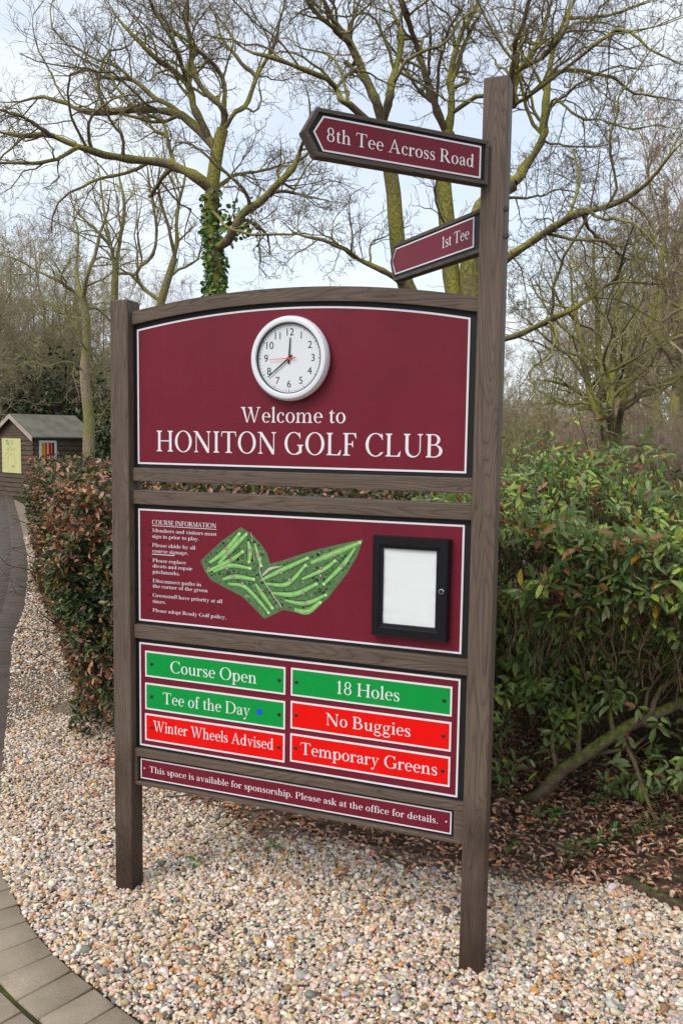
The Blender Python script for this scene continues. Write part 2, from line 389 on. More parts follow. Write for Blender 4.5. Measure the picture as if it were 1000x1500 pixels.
G['g'] = (49, full(22, 30.5, 16.5, 16, 7.5, 2.8)+full(22.5, -10.5, 20, 12.5, 4.6, 4.6)+stroke([(13, 17), (9, 11), (12, 5), (24, 2.5), (34, 0)], [3, 5, 6, 7, 5], 14)+stroke([(33, 40), (40, 45), (46, 43)], [3, 3.4, 5], 8))
G['h'] = (54, st(12, 0, 71, W2)+flag(12, W2, 71)+foot(12, W2)+stroke([(15, 32), (21, 40.5), (29, 44), (37, 40), (40, 30)], [3, 3.4, 4.5, 7, W2], 16)+st(40, 0, 31, W2)+foot(40, W2))
G['i'] = (25, st(12.5, 0, X, W2)+flag(12.5, W2, X)+foot(12.5, W2)+dot(12, 62, 5.6))
G['k'] = (51, st(12, 0, 71, W2)+flag(12, W2, 71)+foot(12, W2)+[[(15, 20), (40, 43.6), (36, 43.6), (15, 24)], [(20, 26), (36, 2), (47, 2), (27, 32)]]+foot(41, 9, 0, 4, 6)+rect(30, 43.4, 47, 46))
G['l'] = (25, st(12.5, 0, 71, W2)+flag(12.5, W2, 71)+foot(12.5, W2))
G['n'] = (54, st(12, 0, X, W2)+flag(12, W2, X)+foot(12, W2)+stroke([(15, 32), (21, 40.5), (29, 44), (37, 40), (40, 30)], [3, 3.4, 4.5, 7, W2], 16)+st(40, 0, 31, W2)+foot(40, W2))
G['m'] = (82, G['n'][1]+stroke([(43, 32), (49, 40.5), (57, 44), (65, 40), (68, 30)], [3, 3.4, 4.5, 7, W2], 16)+st(68, 0, 31, W2)+foot(68, W2))
G['o'] = (49, full(24.5, 23, 21.5, 24, 9.6, 3))
G['p'] = (54, st(12, -22, X, W2)+flag(12, W2, X)+foot(12, W2, -22)+full(29.5, 23, 20.5, 24, 9.4, 3))
G['r'] = (38, st(12, 0, X, W2)+flag(12, W2, X)+foot(12, W2, 0, 6.5, 8)+stroke([(15, 30), (20, 39), (27, 43.5), (34, 41)], [3, 4, 5, 6], 12)+dot(33, 40, 5))
G['s'] = (37, stroke([(30, 36), (25, 44), (17, 45), (9, 41), (8, 33), (15, 26), (25, 20), (30, 13), (27, 4), (18, .8), (9, 3), (6, 11)], [3, 4, 3, 5, 7.5, 9, 9, 8, 6, 3, 4, 3], 34)+[[(29, 46), (28, 46), (28, 33), (31, 33)], [(5.5, 0), (6.6, 0), (7.5, 13), (5, 13)]])
G['t'] = (32, st(14, 5, 50, W2)+[[(9.4, 50), (4, 43), (9.4, 43)], [(9.4, 48), (18.6, 48), (18.6, 60)]]+rect(4, 42.8, 29, 46)+stroke([(14, 8), (18, 2), (29, 5)], [W2, 6, 2.6], 8))
G['u'] = (54, st(12, 13, X, W2)+flag(12, W2, X)+st(40, 0, X, W2)+flag(40, W2, X)+foot(40, W2, 0, 0, 6)+stroke([(12, 16), (14.5, 6), (23, 2), (31, 5), (37, 13)], [W2, 7.5, 4.5, 3.4, 3], 16))
G['v'] = (50, [[(8, 44), (23, -1), (27, -1), (17.5, 44)], [(23, -1), (27, -1), (43, 44), (39, 44)]]+rect(2, 43.4, 23, 46)+rect(33, 43.4, 49, 46))
G['w'] = (72, [[(8, 44), (22, -1), (26, -1), (17.5, 44)], [(22, -1), (26, -1), (39, 42), (36, 42)], [(31, 44), (46, -1), (50, -1), (40.5, 44)], [(46, -1), (50, -1), (66, 44), (62, 44)]]+rect(2, 43.4, 23, 46)+rect(26, 43.4, 45, 46)+rect(56, 43.4, 72, 46))
G['y'] = (50, [[(8, 44), (23, -1), (27, 2), (17.5, 44)], [(25, 4), (43, 44), (39, 44), (22, 2), (15, -14), (18, -14)]]+rect(2, 43.4, 23, 46)+rect(33, 43.4, 49, 46)+stroke([(19, -10), (14, -19), (6, -19)], [3.4, 5, 6], 8)+dot(7, -18, 4.4))
G['1'] = (42, st(21, 0, 70, W2)+foot(21, W2, 0, 8, 8)+[[(9, 61), (9, 58.5), (16.4, 61), (25.6, 70), (23, 71)]])
G['8'] = (50, full(25, 52.5, 17.5, 18.5, 7.2, 3.4)+full(25, 18.5, 20.5, 19.5, 8, 3.4))
G['.'] = (22, dot(11, 4.5, 5.4))
def text(mb, s, x0, x1, base, caph, y, sp=.0):
    """set s between x0 and x1 on the baseline; stretched to the exact width"""
    k = caph/70; adv = 0; items = []
    for ch in s:
        if ch == ' ': adv += 24; continue
        items.append((ch, adv)); adv += G[ch][0]+sp
    kx = (x1-x0)/(adv-sp)
    n = 0
    for ch, a in items:
        for q in G[ch][1]:
            # separate strokes of a letter are painted layers a few hundredths of a millimetre apart
            mb.sheet([(x0+(a+px)*kx, base+pz*k) for px, pz in q], y-2.5e-5*(n % 19)); n += 1
def sans(s, size):
    """outlines of a plain numeral, via Blender's own text object"""
    c = bpy.data.curves.new('t', 'FONT'); c.body = s; c.size = size; c.align_x = 'CENTER'; c.align_y = 'CENTER'
    o = bpy.data.objects.new('t', c); COL.objects.link(o)
    dg = bpy.context.evaluated_depsgraph_get(); me = bpy.data.meshes.new_from_object(o.evaluated_get(dg))
    r = ([tuple(v.co) for v in me.vertices], [tuple(p.vertices) for p in me.polygons])
    bpy.data.objects.remove(o); bpy.data.curves.remove(c); bpy.data.meshes.remove(me); return r
def atY(u, v, Y):
    d = ray(u, v); return CAM + d*(Y-CAM[1])/d[1]

# ------------------------------------------------------------------ materials
M['wood_v'] = wood_mat('embossed_wood_upright', 2); M['wood_h'] = wood_mat('embossed_wood_level', 0)
M['wood_f'] = wood_mat('embossed_wood_finger', 0, (.090, .068, .056))
M['black'] = paint('black_board', (.012, .012, .014), .55, .3)
M['maroon'] = paint('maroon_panel', (.170, .0105, .025), .46, .25, .12, 5, .06, .03)
M['white'] = paint('white_vinyl', (.80, .78, .80), .45, .4, .03)
M['green'] = paint('green_plate', (.002, .300, .050), .42, .22, .06, 9, 0, .05)
M['red'] = paint('red_plate', (.84, .003, .001), .42, .22, .05, 9, 0, .05)
M['blue'] = paint('blue_dot', (.004, .10, .70), .5, .3, .03)
M['screw'] = paint('dark_screw', (.02, .02, .02), .4, .5)
M['pebble'] = leaf_mat('pebble', .62, .35)
M['case'] = paint('black_case', (.010, .010, .012), .35, .25)
M['clock'] = paint('clock_plastic', (.80, .81, .84), .28, .5, .02)
M['dial'] = paint('clock_dial', (.80, .82, .84), .5, .3, .02)
M['ink'] = paint('black_ink', (.012, .013, .018), .5, .3)
M['hand_red'] = paint('red_hand', (.75, .05, .03), .45, .4)
M['paper'] = paint('blank_paper', (.80, .81, .81), .7, .2, .03, 30)
M['map'] = leaf_mat('printed_map', .5, .3)
M['ink_dark'] = paint('dark_bullet', (.03, .012, .016), .6, .2)
t = NT('chrome'); t.b.inputs['Metallic'].default_value = 1; t.col((.6, .6, .6)); M['chrome'] = t.fin(.25, .5)
t = NT('clear_pane'); gl = t.new('ShaderNodeBsdfGlossy'); gl.inputs['Roughness'].default_value = .04
tr = t.new('ShaderNodeBsdfTransparent'); ly = t.new('ShaderNodeLayerWeight'); ly.inputs[0].default_value = .12
ms = t.new('ShaderNodeMixShader'); t.l.new(t.math('MULTIPLY', ly.outputs['Fresnel'], .55), ms.inputs[0]); t.l.new(tr.outputs[0], ms.inputs[1]); t.l.new(gl.outputs[0], ms.inputs[2])
t.l.new(ms.outputs[0], t.n['Material Output'].inputs[0]); M['pane'] = t.m

# ------------------------------------------------------------------ ground, path, gravel
t = NT('woodland_floor'); co = t.coords()
n1 = t.noise(co, .35, 5, .6); n2 = t.noise(co, 14, 4, .7)
c = t.ramp(n2, [(.28, (.045, .029, .020)), (.5, (.13, .086, .060)), (.75, (.23, .16, .115))])
g_ = t.ramp(n2, [(.3, (.020, .030, .010)), (.7, (.060, .075, .025))])
t.col(t.mix(t.ramp(n1, [(.48, (0, 0, 0)), (.62, (1, 1, 1))]), c, g_)); t.bump(n2, .8, .03); M['floor'] = t.fin(.95, .1)
gx = np.array([-400, -120, -40, -15, -6, 0, 6, 15, 40, 120, 400.])
VX, VY = np.meshgrid(gx, gx+20, indexing='ij'); n = len(gx)
V = np.stack([VX.ravel(), VY.ravel(), np.full(n*n, -.03)], 1)
I = np.arange(n*n).reshape(n, n)
o = mesh_np('ground', V, np.stack([I[:-1, :-1], I[1:, :-1], I[1:, 1:], I[:-1, 1:]], -1).reshape(-1, 4), M['floor']); tag(o, kind='structure')

EDGE = catmull([(2.3, -.86), (1.5, -.82), (.90, -.745), (.432, -.619), (.213, -.54), (-.002, -.458), (-.23, -.334), (-.444, -.183), (-.662, -.005), (-1.28, .68), (-2.2, 1.75), (-3.28, 3.0), (-4.25, 4.25), (-7.0, 7.4), (-13.4, 14.3), (-18, 19.2)], 420)
_d = np.concatenate([[0], np.cumsum(np.linalg.norm(np.diff(EDGE, axis=0), axis=1))])
def edge_at(s):
    p = np.stack([np.interp(s, _d, EDGE[:, 0]), np.interp(s, _d, EDGE[:, 1])], -1)
    q = np.stack([np.interp(s+.02, _d, EDGE[:, 0]), np.interp(s+.02, _d, EDGE[:, 1])], -1)
    r = np.stack([np.interp(s-.02, _d, EDGE[:, 0]), np.interp(s-.02, _d, EDGE[:, 1])], -1)
    tt = unit(q-r); return p, np.stack([-tt[..., 1], tt[..., 0]], -1)      # point, normal towards the path
def edge_dist(xy):
    """signed distance to the path edge, positive on the gravel side"""
    out = np.empty(len(xy)); A = EDGE[:-1]; B = EDGE[1:]; AB = B-A; L2 = (AB**2).sum(1)
    for s in range(0, len(xy), 4000):
        p = xy[s:s+4000]; w = p[:, None]-A[None]; u = np.clip((w*AB[None]).sum(2)/L2, 0, 1)
        r = w-u[..., None]*AB[None]; d2 = (r**2).sum(2); k = d2.argmin(1); i = np.arange(len(p))
        cr_ = AB[k, 0]*w[i, k, 1]-AB[k, 1]*w[i, k, 0]
        out[s:s+4000] = np.where(cr_ > 0, -1, 1)*np.sqrt(d2[i, k])
    return out
def strip(name, r0, r1, z, mat):
    s = np.linspace(0, _d[-1], 300); p, nn = edge_at(s)
    V = np.concatenate([np.c_[p+nn*r0, np.full(300, z)], np.c_[p+nn*r1, np.full(300, z)]])
    i = np.arange(299); return mesh_np(name, V, np.stack([i, i+1, i+301, i+300], 1), mat)
t = NT('mossy_joint'); co = t.coords(); n = t.noise(co, 9, 4, .6)
t.col(t.ramp(n, [(.35, (.045, .038, .026)), (.55, (.050, .060, .016)), (.75, (.075, .095, .020))])); M['joint'] = t.fin(.95, .1)
o = strip('path_bed', -.25, 2.3, -.011, M['joint']); tag(o, kind='structure')
t = NT('paver'); a = t.new('ShaderNodeAttribute', attribute_name='tint'); co = t.coords()
n = t.noise(co, 320, 3, .7); n2 = t.noise(co, 5, 4, .6); n3 = t.noise(co, 38, 4, .6)
c = t.mix(1.0, a.outputs[0], t.ramp(n, [(.25, (.62, .62, .62)), (.75, (1.3, 1.3, 1.3))]), 'MULTIPLY')
c = t.mix(1.0, c, t.ramp(n2, [(.3, (.72, .74, .68)), (.7, (1.12, 1.1, 1.1))]), 'MULTIPLY')
t.col(t.mix(t.ramp(n3, [(.60, (0, 0, 0)), (.8, (.35, .35, .35))]), c, (.085, .085, .045))); t.bump(n, .45, .003); M['paver'] = t.fin(.85, .25)
mb_v, mb_f, mb_c = [], [], []
for k in range(11):
    r0, r1 = k*.205-(.0), (k+1)*.205-.010
    s = .05 + .063*(k % 2)
    while s < _d[-1]-.2:
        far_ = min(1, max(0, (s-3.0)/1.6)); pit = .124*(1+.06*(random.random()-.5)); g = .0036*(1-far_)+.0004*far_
        P0, N0 = edge_at(np.array([s+g, s+pit-g]))
        if P0[0][1] > 9: pit *= 1.0
        z0 = -.002+.003*(random.random()-.5)*(1-far_); tl = .0025*(random.random()-.5)*(1-far_); r1 = (k+1)*.205-.010*(1-far_)
        q = [P0[0]+N0[0]*(r0+g), P0[1]+N0[1]*(r0+g), P0[1]+N0[1]*(r1-g), P0[0]+N0[0]*(r1-g)]
        c_ = sum(q)/4; b = .006*(1-.92*far_)
        top = [x+(c_-x)/np.linalg.norm(c_-x)*b for x in q]
        off = len(mb_v)
        mb_v += [(x[0], x[1], -.04) for x in q]+[(x[0], x[1], z0-.005*(1-.95*far_)) for x in q]+[(x[0], x[1], z0+tl*(1 if i < 2 else -1)) for i, x in enumerate(top)]
        for a_ in (0, 4):
            for i in range(4): j = (i+1) % 4; mb_f.append((off+a_+i, off+a_+j, off+a_+4+j, off+a_+4+i))
        mb_f.append((off+8, off+9, off+10, off+11))
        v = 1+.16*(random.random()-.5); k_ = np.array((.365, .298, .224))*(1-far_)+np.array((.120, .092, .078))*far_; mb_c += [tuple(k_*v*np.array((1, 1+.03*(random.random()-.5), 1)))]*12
        s += pit
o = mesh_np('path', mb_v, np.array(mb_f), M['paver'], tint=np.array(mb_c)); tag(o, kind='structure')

t = NT('gravel_bed'); n = t.noise(t.coords(), 55, 4, .7)
t.col(t.ramp(n, [(.3, (.10, .075, .055)), (.6, (.36, .28, .21)), (.75, (.50, .42, .34))])); t.bump(n, 1, .02); M['bed'] = t.fin(.9, .2)
bp = [tuple(p) for p in EDGE[:330:3]]+[(-8.6, 10.2), (-4.4, 5.6), (-1.0, 1.5), (0, .86), (.45, .66), (1.05, .66), (1.70, .70), (2.95, -.08), (3.2, -.9)]
bm = bmesh.new(); f = bm.faces.new([bm.verts.new((x, y, -.0045)) for x, y in bp]); bmesh.ops.triangulate(bm, faces=[f])
bmesh.ops.recalc_face_normals(bm, faces=bm.faces)
me = bpy.data.meshes.new('gravel_bed'); bm.to_mesh(me); bm.free(); me.materials.append(M['bed']); o = link(bpy.data.objects.new('gravel_bed', me)); tag(o, kind='structure')

def in_view(xyz, m=190):
    d = xyz-CAM; z = d@FW; u = 500+F_PX*(d@RT)/z; v = 750-F_PX*(d@UP)/z
    return (z > .3) & (u > -m) & (u < 1000+m) & (v > -m) & (v < 1500+m), z
def litter_y(x):
    """where the gravel gives way to fallen leaves"""
    return np.interp(x, [-1.2, -.6, .1, .45, 1.05, 1.2, 4], [.95, .90, .66, .55, .57, .66, .66])+.20*(vnoise(x*5+3, x*0+2)-.5)
def beyond_board(x, y): return (y-.709)*(1.917-1.725)-(x-1.725)*(.587-.709) > 0
n = 215000
xy = np.stack([RNG.uniform(-1.7, 2.7, n), RNG.uniform(-1.3, 1.5, n)], 1)
_s = RNG.uniform(3.0, 14.5, 60000); _p, _n = edge_at(_s); far = _p-_n*RNG.uniform(-.05, 1.25, 60000)[:, None]; far = far[far[:, 0] < -1.7]
xy = np.concatenate([xy, far]); P3 = np.c_[xy, np.zeros(len(xy))]
ok, z = in_view(P3); xy, z = xy[ok], z[ok]
ed = edge_dist(xy); r = RNG.random(len(xy)); ly_ = litter_y(xy[:, 0])
keep = (ed > -.006+.008*RNG.random(len(xy))) | ((ed > -.5) & (r < .0003))
yy = xy[:, 1]-ly_; keep &= (xy[:, 0] < -.9) | (yy < -.03) | ((yy < .35) & (r < np.exp(-np.clip(yy+.03, 0, 9)/.028)*.9))
keep &= ~((xy[:, 0] > 1.68) & beyond_board(xy[:, 0], xy[:, 1]))
keep &= (xy[:, 0] > -.9) | (ed < 1.2)
keep &= r < np.where(xy[:, 0] > -1.7, .88, np.clip(5.0/z, .3, 1)); keep &= z < 14
xy, z, ed = xy[keep], z[keep], ed[keep]; n = len(xy)
ico = bmesh.new(); bmesh.ops.create_icosphere(ico, subdivisions=2, radius=1); ico.verts.ensure_lookup_table()
S1 = np.array([v.co[:] for v in ico.verts]); T1 = np.array([[v.index for v in f.verts] for f in ico.faces]); ico.free()
ico = bmesh.new(); bmesh.ops.create_icosphere(ico, subdivisions=1, radius=1); ico.verts.ensure_lookup_table()
S0 = np.array([v.co[:] for v in ico.verts]); T0 = np.array([[v.index for v in f.verts] for f in ico.faces]); ico.free()
PEB = [srgb(*c) for c in ((230, 217, 202), (217, 196, 174), (212, 177, 148), (198, 146, 100), (194, 142, 80), (178, 171, 164), (126, 122, 118), (74, 71, 70), (200, 178, 138), (138, 106, 82), (230, 209, 184))]
ptint = pick(PEB, (19, 19, 15, 5, 3, 17, 7, 2.2, 11, 4, 14), n, .11)
PV, PF, PT, off = [], [], [], 0
for near in (True, False):
    sel = np.where((z < 3.75) == near)[0]; S, T = (S1, T1) if near else (S0, T0)
    m = len(sel); a = .0055*np.exp(.30*RNG.normal(size=m))*np.where(z[sel] > 6, 1.5, 1.0); a = np.clip(a, .0035, .0155)
    ax = np.stack([a*RNG.uniform(1.0, 1.55, m), a*RNG.uniform(.75, 1.1, m), a*RNG.uniform(.45, .8, m)], 1)
    jit = 1+.19*RNG.normal(size=(m, len(S)))*(.75 if near else .6)
    L = S[None]*jit[..., None]*ax[:, None]
    th = RNG.uniform(0, 2*PI, m); tx = RNG.normal(size=m)*.35; ty = RNG.normal(size=m)*.35
    c1, s1 = np.cos(tx)[:, None], np.sin(tx)[:, None]
    L = np.stack([L[..., 0], L[..., 1]*c1-L[..., 2]*s1, L[..., 1]*s1+L[..., 2]*c1], -1)
    c1, s1 = np.cos(ty)[:, None], np.sin(ty)[:, None]
    L = np.stack([L[..., 0]*c1+L[..., 2]*s1, L[..., 1], -L[..., 0]*s1+L[..., 2]*c1], -1)
    c1, s1 = np.cos(th)[:, None], np.sin(th)[:, None]
    L = np.stack([L[..., 0]*c1-L[..., 1]*s1, L[..., 0]*s1+L[..., 1]*c1, L[..., 2]], -1)
    ctr = np.c_[xy[sel], ax[:, 2]*RNG.uniform(.2, 1.7, m)+.004*vnoise(xy[sel][:, 0]*9, xy[sel][:, 1]*9)-.003]
    V = L+ctr[:, None]
    PV.append(V.reshape(-1, 3)); PF.append((T[None]+(np.arange(m)*len(S))[:, None, None]+off).reshape(-1, 3)); PT.append(np.repeat(ptint[sel], len(S), axis=0)); off += m*len(S)
o = mesh_np('gravel', np.concatenate(PV), np.concatenate(PF), M['pebble'], tint=np.concatenate(PT), smooth=True)
tag(o, 'pale pinkish pea gravel covering the bed under the sign', 'gravel', kind='stuff')
print('pebbles', n)

# fallen leaves and twigs under the shrubs
M['dead'] = leaf_mat('dead_leaf', .6, .3)
n = 30000
xy = np.stack([RNG.uniform(-1.0, 4.0, n), RNG.uniform(.2, 3.2, n)], 1)
xy = np.concatenate([xy, np.stack([RNG.uniform(-1.2, 2.4, 900), RNG.uniform(-.9, 1.2, 900)], 1)])
bb = beyond_board(xy[:, 0], xy[:, 1]) & (xy[:, 0] > 1.68)
yy = xy[:, 1]-litter_y(xy[:, 0]); r = RNG.random(len(xy))
keep = bb | (yy > .02) | ((yy > -.3) & (r < np.exp(-np.clip(.02-yy, 0, 9)/.07))) | ((yy <= 0) & (r < .09))
keep &= edge_dist(xy) > .02
xy = xy[keep]; n = len(xy)
th = RNG.uniform(0, 2*PI, n); d = np.c_[np.cos(th), np.sin(th), .22*RNG.normal(size=n)]; nn = unit(np.c_[.35*RNG.normal(size=n), .35*RNG.normal(size=n), np.ones(n)])
DEAD = [srgb(*c) for c in ((186, 134, 104), (164, 114, 90), (204, 154, 122), (214, 168, 138), (124, 90, 72), (220, 188, 164), (220, 146, 92), (124, 134, 72), (194, 164, 142))]
ln = RNG.uniform(.018, .046, n)
V, F, T = leaves(np.c_[xy, .004+.026*RNG.random(n)*np.clip(yy[keep]*3, .25, 1)], d, nn, ln, ln*RNG.uniform(.35, .55, n), pick(DEAD, (4, 4, 4, 3, 3, 2, 1, .6, 3), n), 1.6)
o = mesh_np('leaf_litter', V, F, M['dead'], tint=T); tag(o, 'brown fallen leaves lying on the soil beneath the shrubs', 'leaf litter', kind='stuff')
n = 420
xy = np.stack([RNG.uniform(-.2, 3.6, n), RNG.uniform(.55, 2.4, n)], 1); xy = xy[xy[:, 1] > litter_y(xy[:, 0])-.05]; n = len(xy)
th = RNG.uniform(0, 2*PI, n); q = np.linspace(0, 1, 5); ln = RNG.uniform(.06, .3, n)
P = np.stack([xy[:, :1]+np.cos(th)[:, None]*ln[:, None]*q, xy[:, 1:]+np.sin(th)[:, None]*ln[:, None]*q, .012+.03*RNG.random((n, 1))+.02*RNG.random((n, 5))], -1)
P[..., :2] += .008*RNG.normal(size=(n, 5, 2))
V, F = tubes([(P, np.broadcast_to(RNG.uniform(.0015, .004, n)[:, None], (n, 5)))], 4)
M['twig_dead'] = bark_mat('dead_twig', (.11, .075, .055), (.10, .11, .03), .15)
o = mesh_np('fallen_twigs', V, F, M['twig_dead'], smooth=True); tag(o, 'thin fallen twigs strewn over the leaf litter', 'twigs', kind='stuff')

# weathered timber edging at the right
a, b = np.array([1.70, .728]), np.array([2.95, -.066]); L = np.linalg.norm(b-a)
mb = MB().box(0, L, 0, .026, -.05, .030, .004, 2); o = mb.build('timber_edging', M['twig_dead'])
o.location = (a[0], a[1], 0); o.rotation_euler = (0, 0, math.atan2(b[1]-a[1], b[0]-a[0]))
tag(o, 'weathered timber edging board between gravel and fallen leaves', 'edging board')

# ------------------------------------------------------------------ the notice board
SO = (0.6045, 0, 0)
sign = thing('notice_board', 'brown timber notice board with maroon golf club panels on two posts', 'notice board', SO)
def part(mb, name, mat, parent=sign, smooth=False, label=None, org=SO):
    o = mb.build(name, mat, parent, smooth, org)
    if label: o['label'] = label
    return o
PW0, PW1, PY0, PY1 = -.092, -.017, -.034, .041
QX0, QX1 = 1.226, 1.301
def post(x0, x1, h):
    mb = MB().box(x0, x1, PY0, PY1, -.12, h, .005, 2); return mb
pl_ = part(post(PW0, PW1, 2.189), 'post', M['wood_v'], label='shorter post at the left of the board')
pr_ = part(post(QX0, QX1, 2.776), 'post', M['wood_v'], label='tall post carrying the two direction arms')
for v in (306, 346):
    p = atY(741, v, PY0); mb = MB().lathe([(.0085, 0), (.0085, -.004), (.006, -.0065)], p[0], p[2], PY0, 20, False, True)
    part(mb, 'bolt', M['screw'], pr_, True)
RY0, RY1 = -.014, .036
X0, X1 = PW1, QX0
def rail(z0, z1, name='rail'): return part(MB().box(X0, X1, RY0, RY1, z0, z1, .003, 2), name, M['wood_h'])
def arch(x, e, m): u = (x-.6)/.62; return e+(m-e)*(1-u*u)
xs = np.linspace(X0, X1, 41)
part(MB().prism([(x, arch(x, 2.101, 2.157)) for x in xs]+[(x, arch(x, 2.146, 2.203)) for x in xs[::-1]], RY0, RY1, .003), 'top_rail', M['wood_h'], label='arched top rail')
rail(1.546, 1.5945); rail(1.4625, 1.5135); rail(.9685, 1.0205)
# frame round the sponsor strip
part(MB().box(X0, X1, RY0, RY1, .5215, .551, .003, 2), 'rail', M['wood_h'])
part(MB().box(X0, X1, RY0, RY1, .4125, .4255, .003, 2), 'rail', M['wood_h'])
part(MB().box(X0, -.0065, RY0, RY1, .4256, .5214, .0015, 1), 'stile', M['wood_h']); part(MB().box(1.193, X1, RY0, RY1, .4256, .5214, .0015, 1), 'stile', M['wood_h'])
def rect_pts(x0, x1, z0, z1): return [(x0, z0), (x1, z0), (x1, z1), (x0, z1)]
def inset_panel(name, label, outer, ins, ybk=.002):
    """black backing, maroon face and white border line"""
    return None
def board(name, x0, x1, z0, z1, bx0, bx1, bz0, bz1, label, bw=.0062):
    part(MB().box(x0, x1, .002, .024, z0, z1), 'backing_board', M['black'])
    p = part(MB().box(bx0+.001, bx1-.001, -.0004, .0019, bz0+.001, bz1-.001), name, M['maroon'], label=label)
    part(MB().ring(rect_pts(bx0, bx1, bz0, bz1), rect_pts(bx0+bw, bx1-bw, bz0+bw, bz1-bw), -.0012, .0018), 'border', M['white'], p)
    return p
# header with arched top
xs = np.linspace(X0+.0005, X1-.0005, 41)
part(MB().prism([(xs[0], 1.585), (xs[-1], 1.585)]+[(x, arch(x, 2.112, 2.168)) for x in xs[::-1]], .002, .024), 'backing_board', M['black'])
def header_pts(i): 
    q = np.linspace(i, 1.2-i, 41); return [(i, 1.608+i), (1.2-i, 1.608+i)]+[(x, arch(x, 2.0815, 2.1415)-i) for x in q[::-1]]
hp = part(MB().prism(header_pts(.001), -.0004, .0019), 'header_panel', M['maroon'], label='arched maroon welcome panel')
part(MB().ring(header_pts(0), header_pts(.0062), -.0012, .0018), 'border', M['white'], hp)
mb = MB(); text(mb, 'Welcome to', .412, .799, 1.7605, .052, -.0012); part(mb, 'lettering', M['white'], hp)
mb = MB(); text(mb, 'HONITON GOLF CLUB', .076, 1.128, 1.655, .0735, -.0012, 1.5)
part(mb, 'lettering', M['white'], hp)
# course information panel
ip = board('information_panel', X0+.0005, X1-.0005, 1.015, 1.468, 0, 1.2, 1.0332, 1.4460, 'maroon course information panel with green map')
mb = MB()
text(mb, 'COURSE INFORMATION', .058, .321, 1.391, .0165, -.0012); mb.sheet(rect_pts(.058, .321, 1.3855, 1.3872), -.0012); part(mb, 'lettering', M['white'], ip); mb = MB()
for s_, x0, x1, zb in (('Members and visitors must', .058, .322, 1.3635), ('sign in prior to play.', .058, .253, 1.3425), ('Please abide by all', .058, .237, 1.310), ('course signage.', .058, .208, 1.289),
        ('Please replace', .059, .199, 1.254), ('divots and repair', .059, .225, 1.234), ('pitchmarks.', .059, .174, 1.2125), ('Disconnect paths in', .059, .261, 1.1795), ('the corner of the green', .059, .287, 1.160),
        ('Greenstaff have priority at all', .058, .345, 1.126), ('times.', .058, .115, 1.104), ('Please adopt Ready Golf policy.', .058, .361, 1.0705)):
    text(mb, s_, x0, x1, zb, .0128, -.0012); part(mb, 'lettering', M['white'], ip); mb = MB()
mb.sheet(rect_pts(.057, .150, 1.2815, 1.2840), -.0012)
part(mb, 'underline', M['white'], ip)
for x, z_ in ((.048, 1.369), (.047, 1.3155), (.0455, 1.2595), (.0455, 1.185), (.046, 1.132), (.046, 1.0765)): part(MB().lathe([(.0042, 0), (.0042, -.0006)], x, z_, -.0005, 14, False, True), 'bullet_point', M['ink_dark'], ip)
# the printed course map
OUT = [(.2572, 1.2707), (.34, 1.3455), (.416, 1.3992), (.4588, 1.3771), (.4978, 1.3409), (.5169, 1.3134), (.5297, 1.2791), (.5781, 1.2938), (.6731, 1.3294), (.7658, 1.3568), (.864, 1.3821), (.8444, 1.3247), (.8098, 1.2639), (.742, 1.1747), (.6655, 1.1126), (.5797, 1.123), (.51, 1.0845), (.4242, 1.1551), (.3002, 1.2045), (.2742, 1.2356)]
FWY = [[(.2928, 1.2665), (.3514, 1.3095), (.4104, 1.3757)], [(.3296, 1.2657), (.3947, 1.3348), (.4375, 1.3759)], [(.2854, 1.2364), (.366, 1.2746), (.4235, 1.314)], [(.3075, 1.2346), (.3733, 1.2621), (.4523, 1.2578)], [(.3443, 1.211), (.3951, 1.2245), (.4667, 1.2201)], [(.3662, 1.1963), (.424, 1.1942), (.467, 1.1651), (.524, 1.1084)], [(.4739, 1.2045), (.5024, 1.1679), (.5379, 1.1258)], [(.4447, 1.3507), (.452, 1.3189), (.4486, 1.2801)], [(.4696, 1.3457), (.4839, 1.3017), (.4947, 1.2703)], [(.495, 1.2189), (.5647, 1.256), (.6666, 1.3071)], [(.5162, 1.2077), (.5927, 1.2134), (.6602, 1.2815)], [(.6803, 1.2923), (.7531, 1.3251), (.8533, 1.3711)], [(.6472, 1.2334), (.7273, 1.2736), (.7666, 1.3043)], [(.8375, 1.3519), (.793, 1.2906), (.728, 1.2237)], [(.5375, 1.1772), (.6205, 1.1806), (.7013, 1.2217)], [(.5863, 1.1555), (.6617, 1.1523), (.7352, 1.1867)], [(.621, 1.1265), (.6688, 1.1244), (.7155, 1.1599)]]
MRK = [(.3586, 1.3223), (.3652, 1.3019), (.3769, 1.2818), (.2906, 1.2466), (.3632, 1.2516), (.3872, 1.224), (.424, 1.2026), (.4974, 1.1837), (.452, 1.3196), (.4804, 1.3034), (.5716, 1.2514), (.6028, 1.2288), (.7173, 1.2773), (.7163, 1.251), (.7643, 1.3227), (.7917, 1.2905), (.6531, 1.1864), (.6637, 1.1512)]
def inside(p):
    c = False; n = len(OUT)
    for i in range(n):
        (x1, y1), (x2, y2) = OUT[i], OUT[(i+1) % n]
        if (y1 > p[1]) != (y2 > p[1]) and p[0] < (x2-x1)*(p[1]-y1)/(y2-y1)+x1: c = not c
    return c
mv, mf, mt = [], [], []
def mpoly(pts, y, c):
    o_ = len(mv); mv.extend((x-SO[0], y, z_) for x, z_ in pts); mf.append(tuple(range(o_, o_+len(pts)))); mt.extend([c]*len(pts))
MY = -.0010
mpoly(OUT, MY, srgb(88, 120, 78))
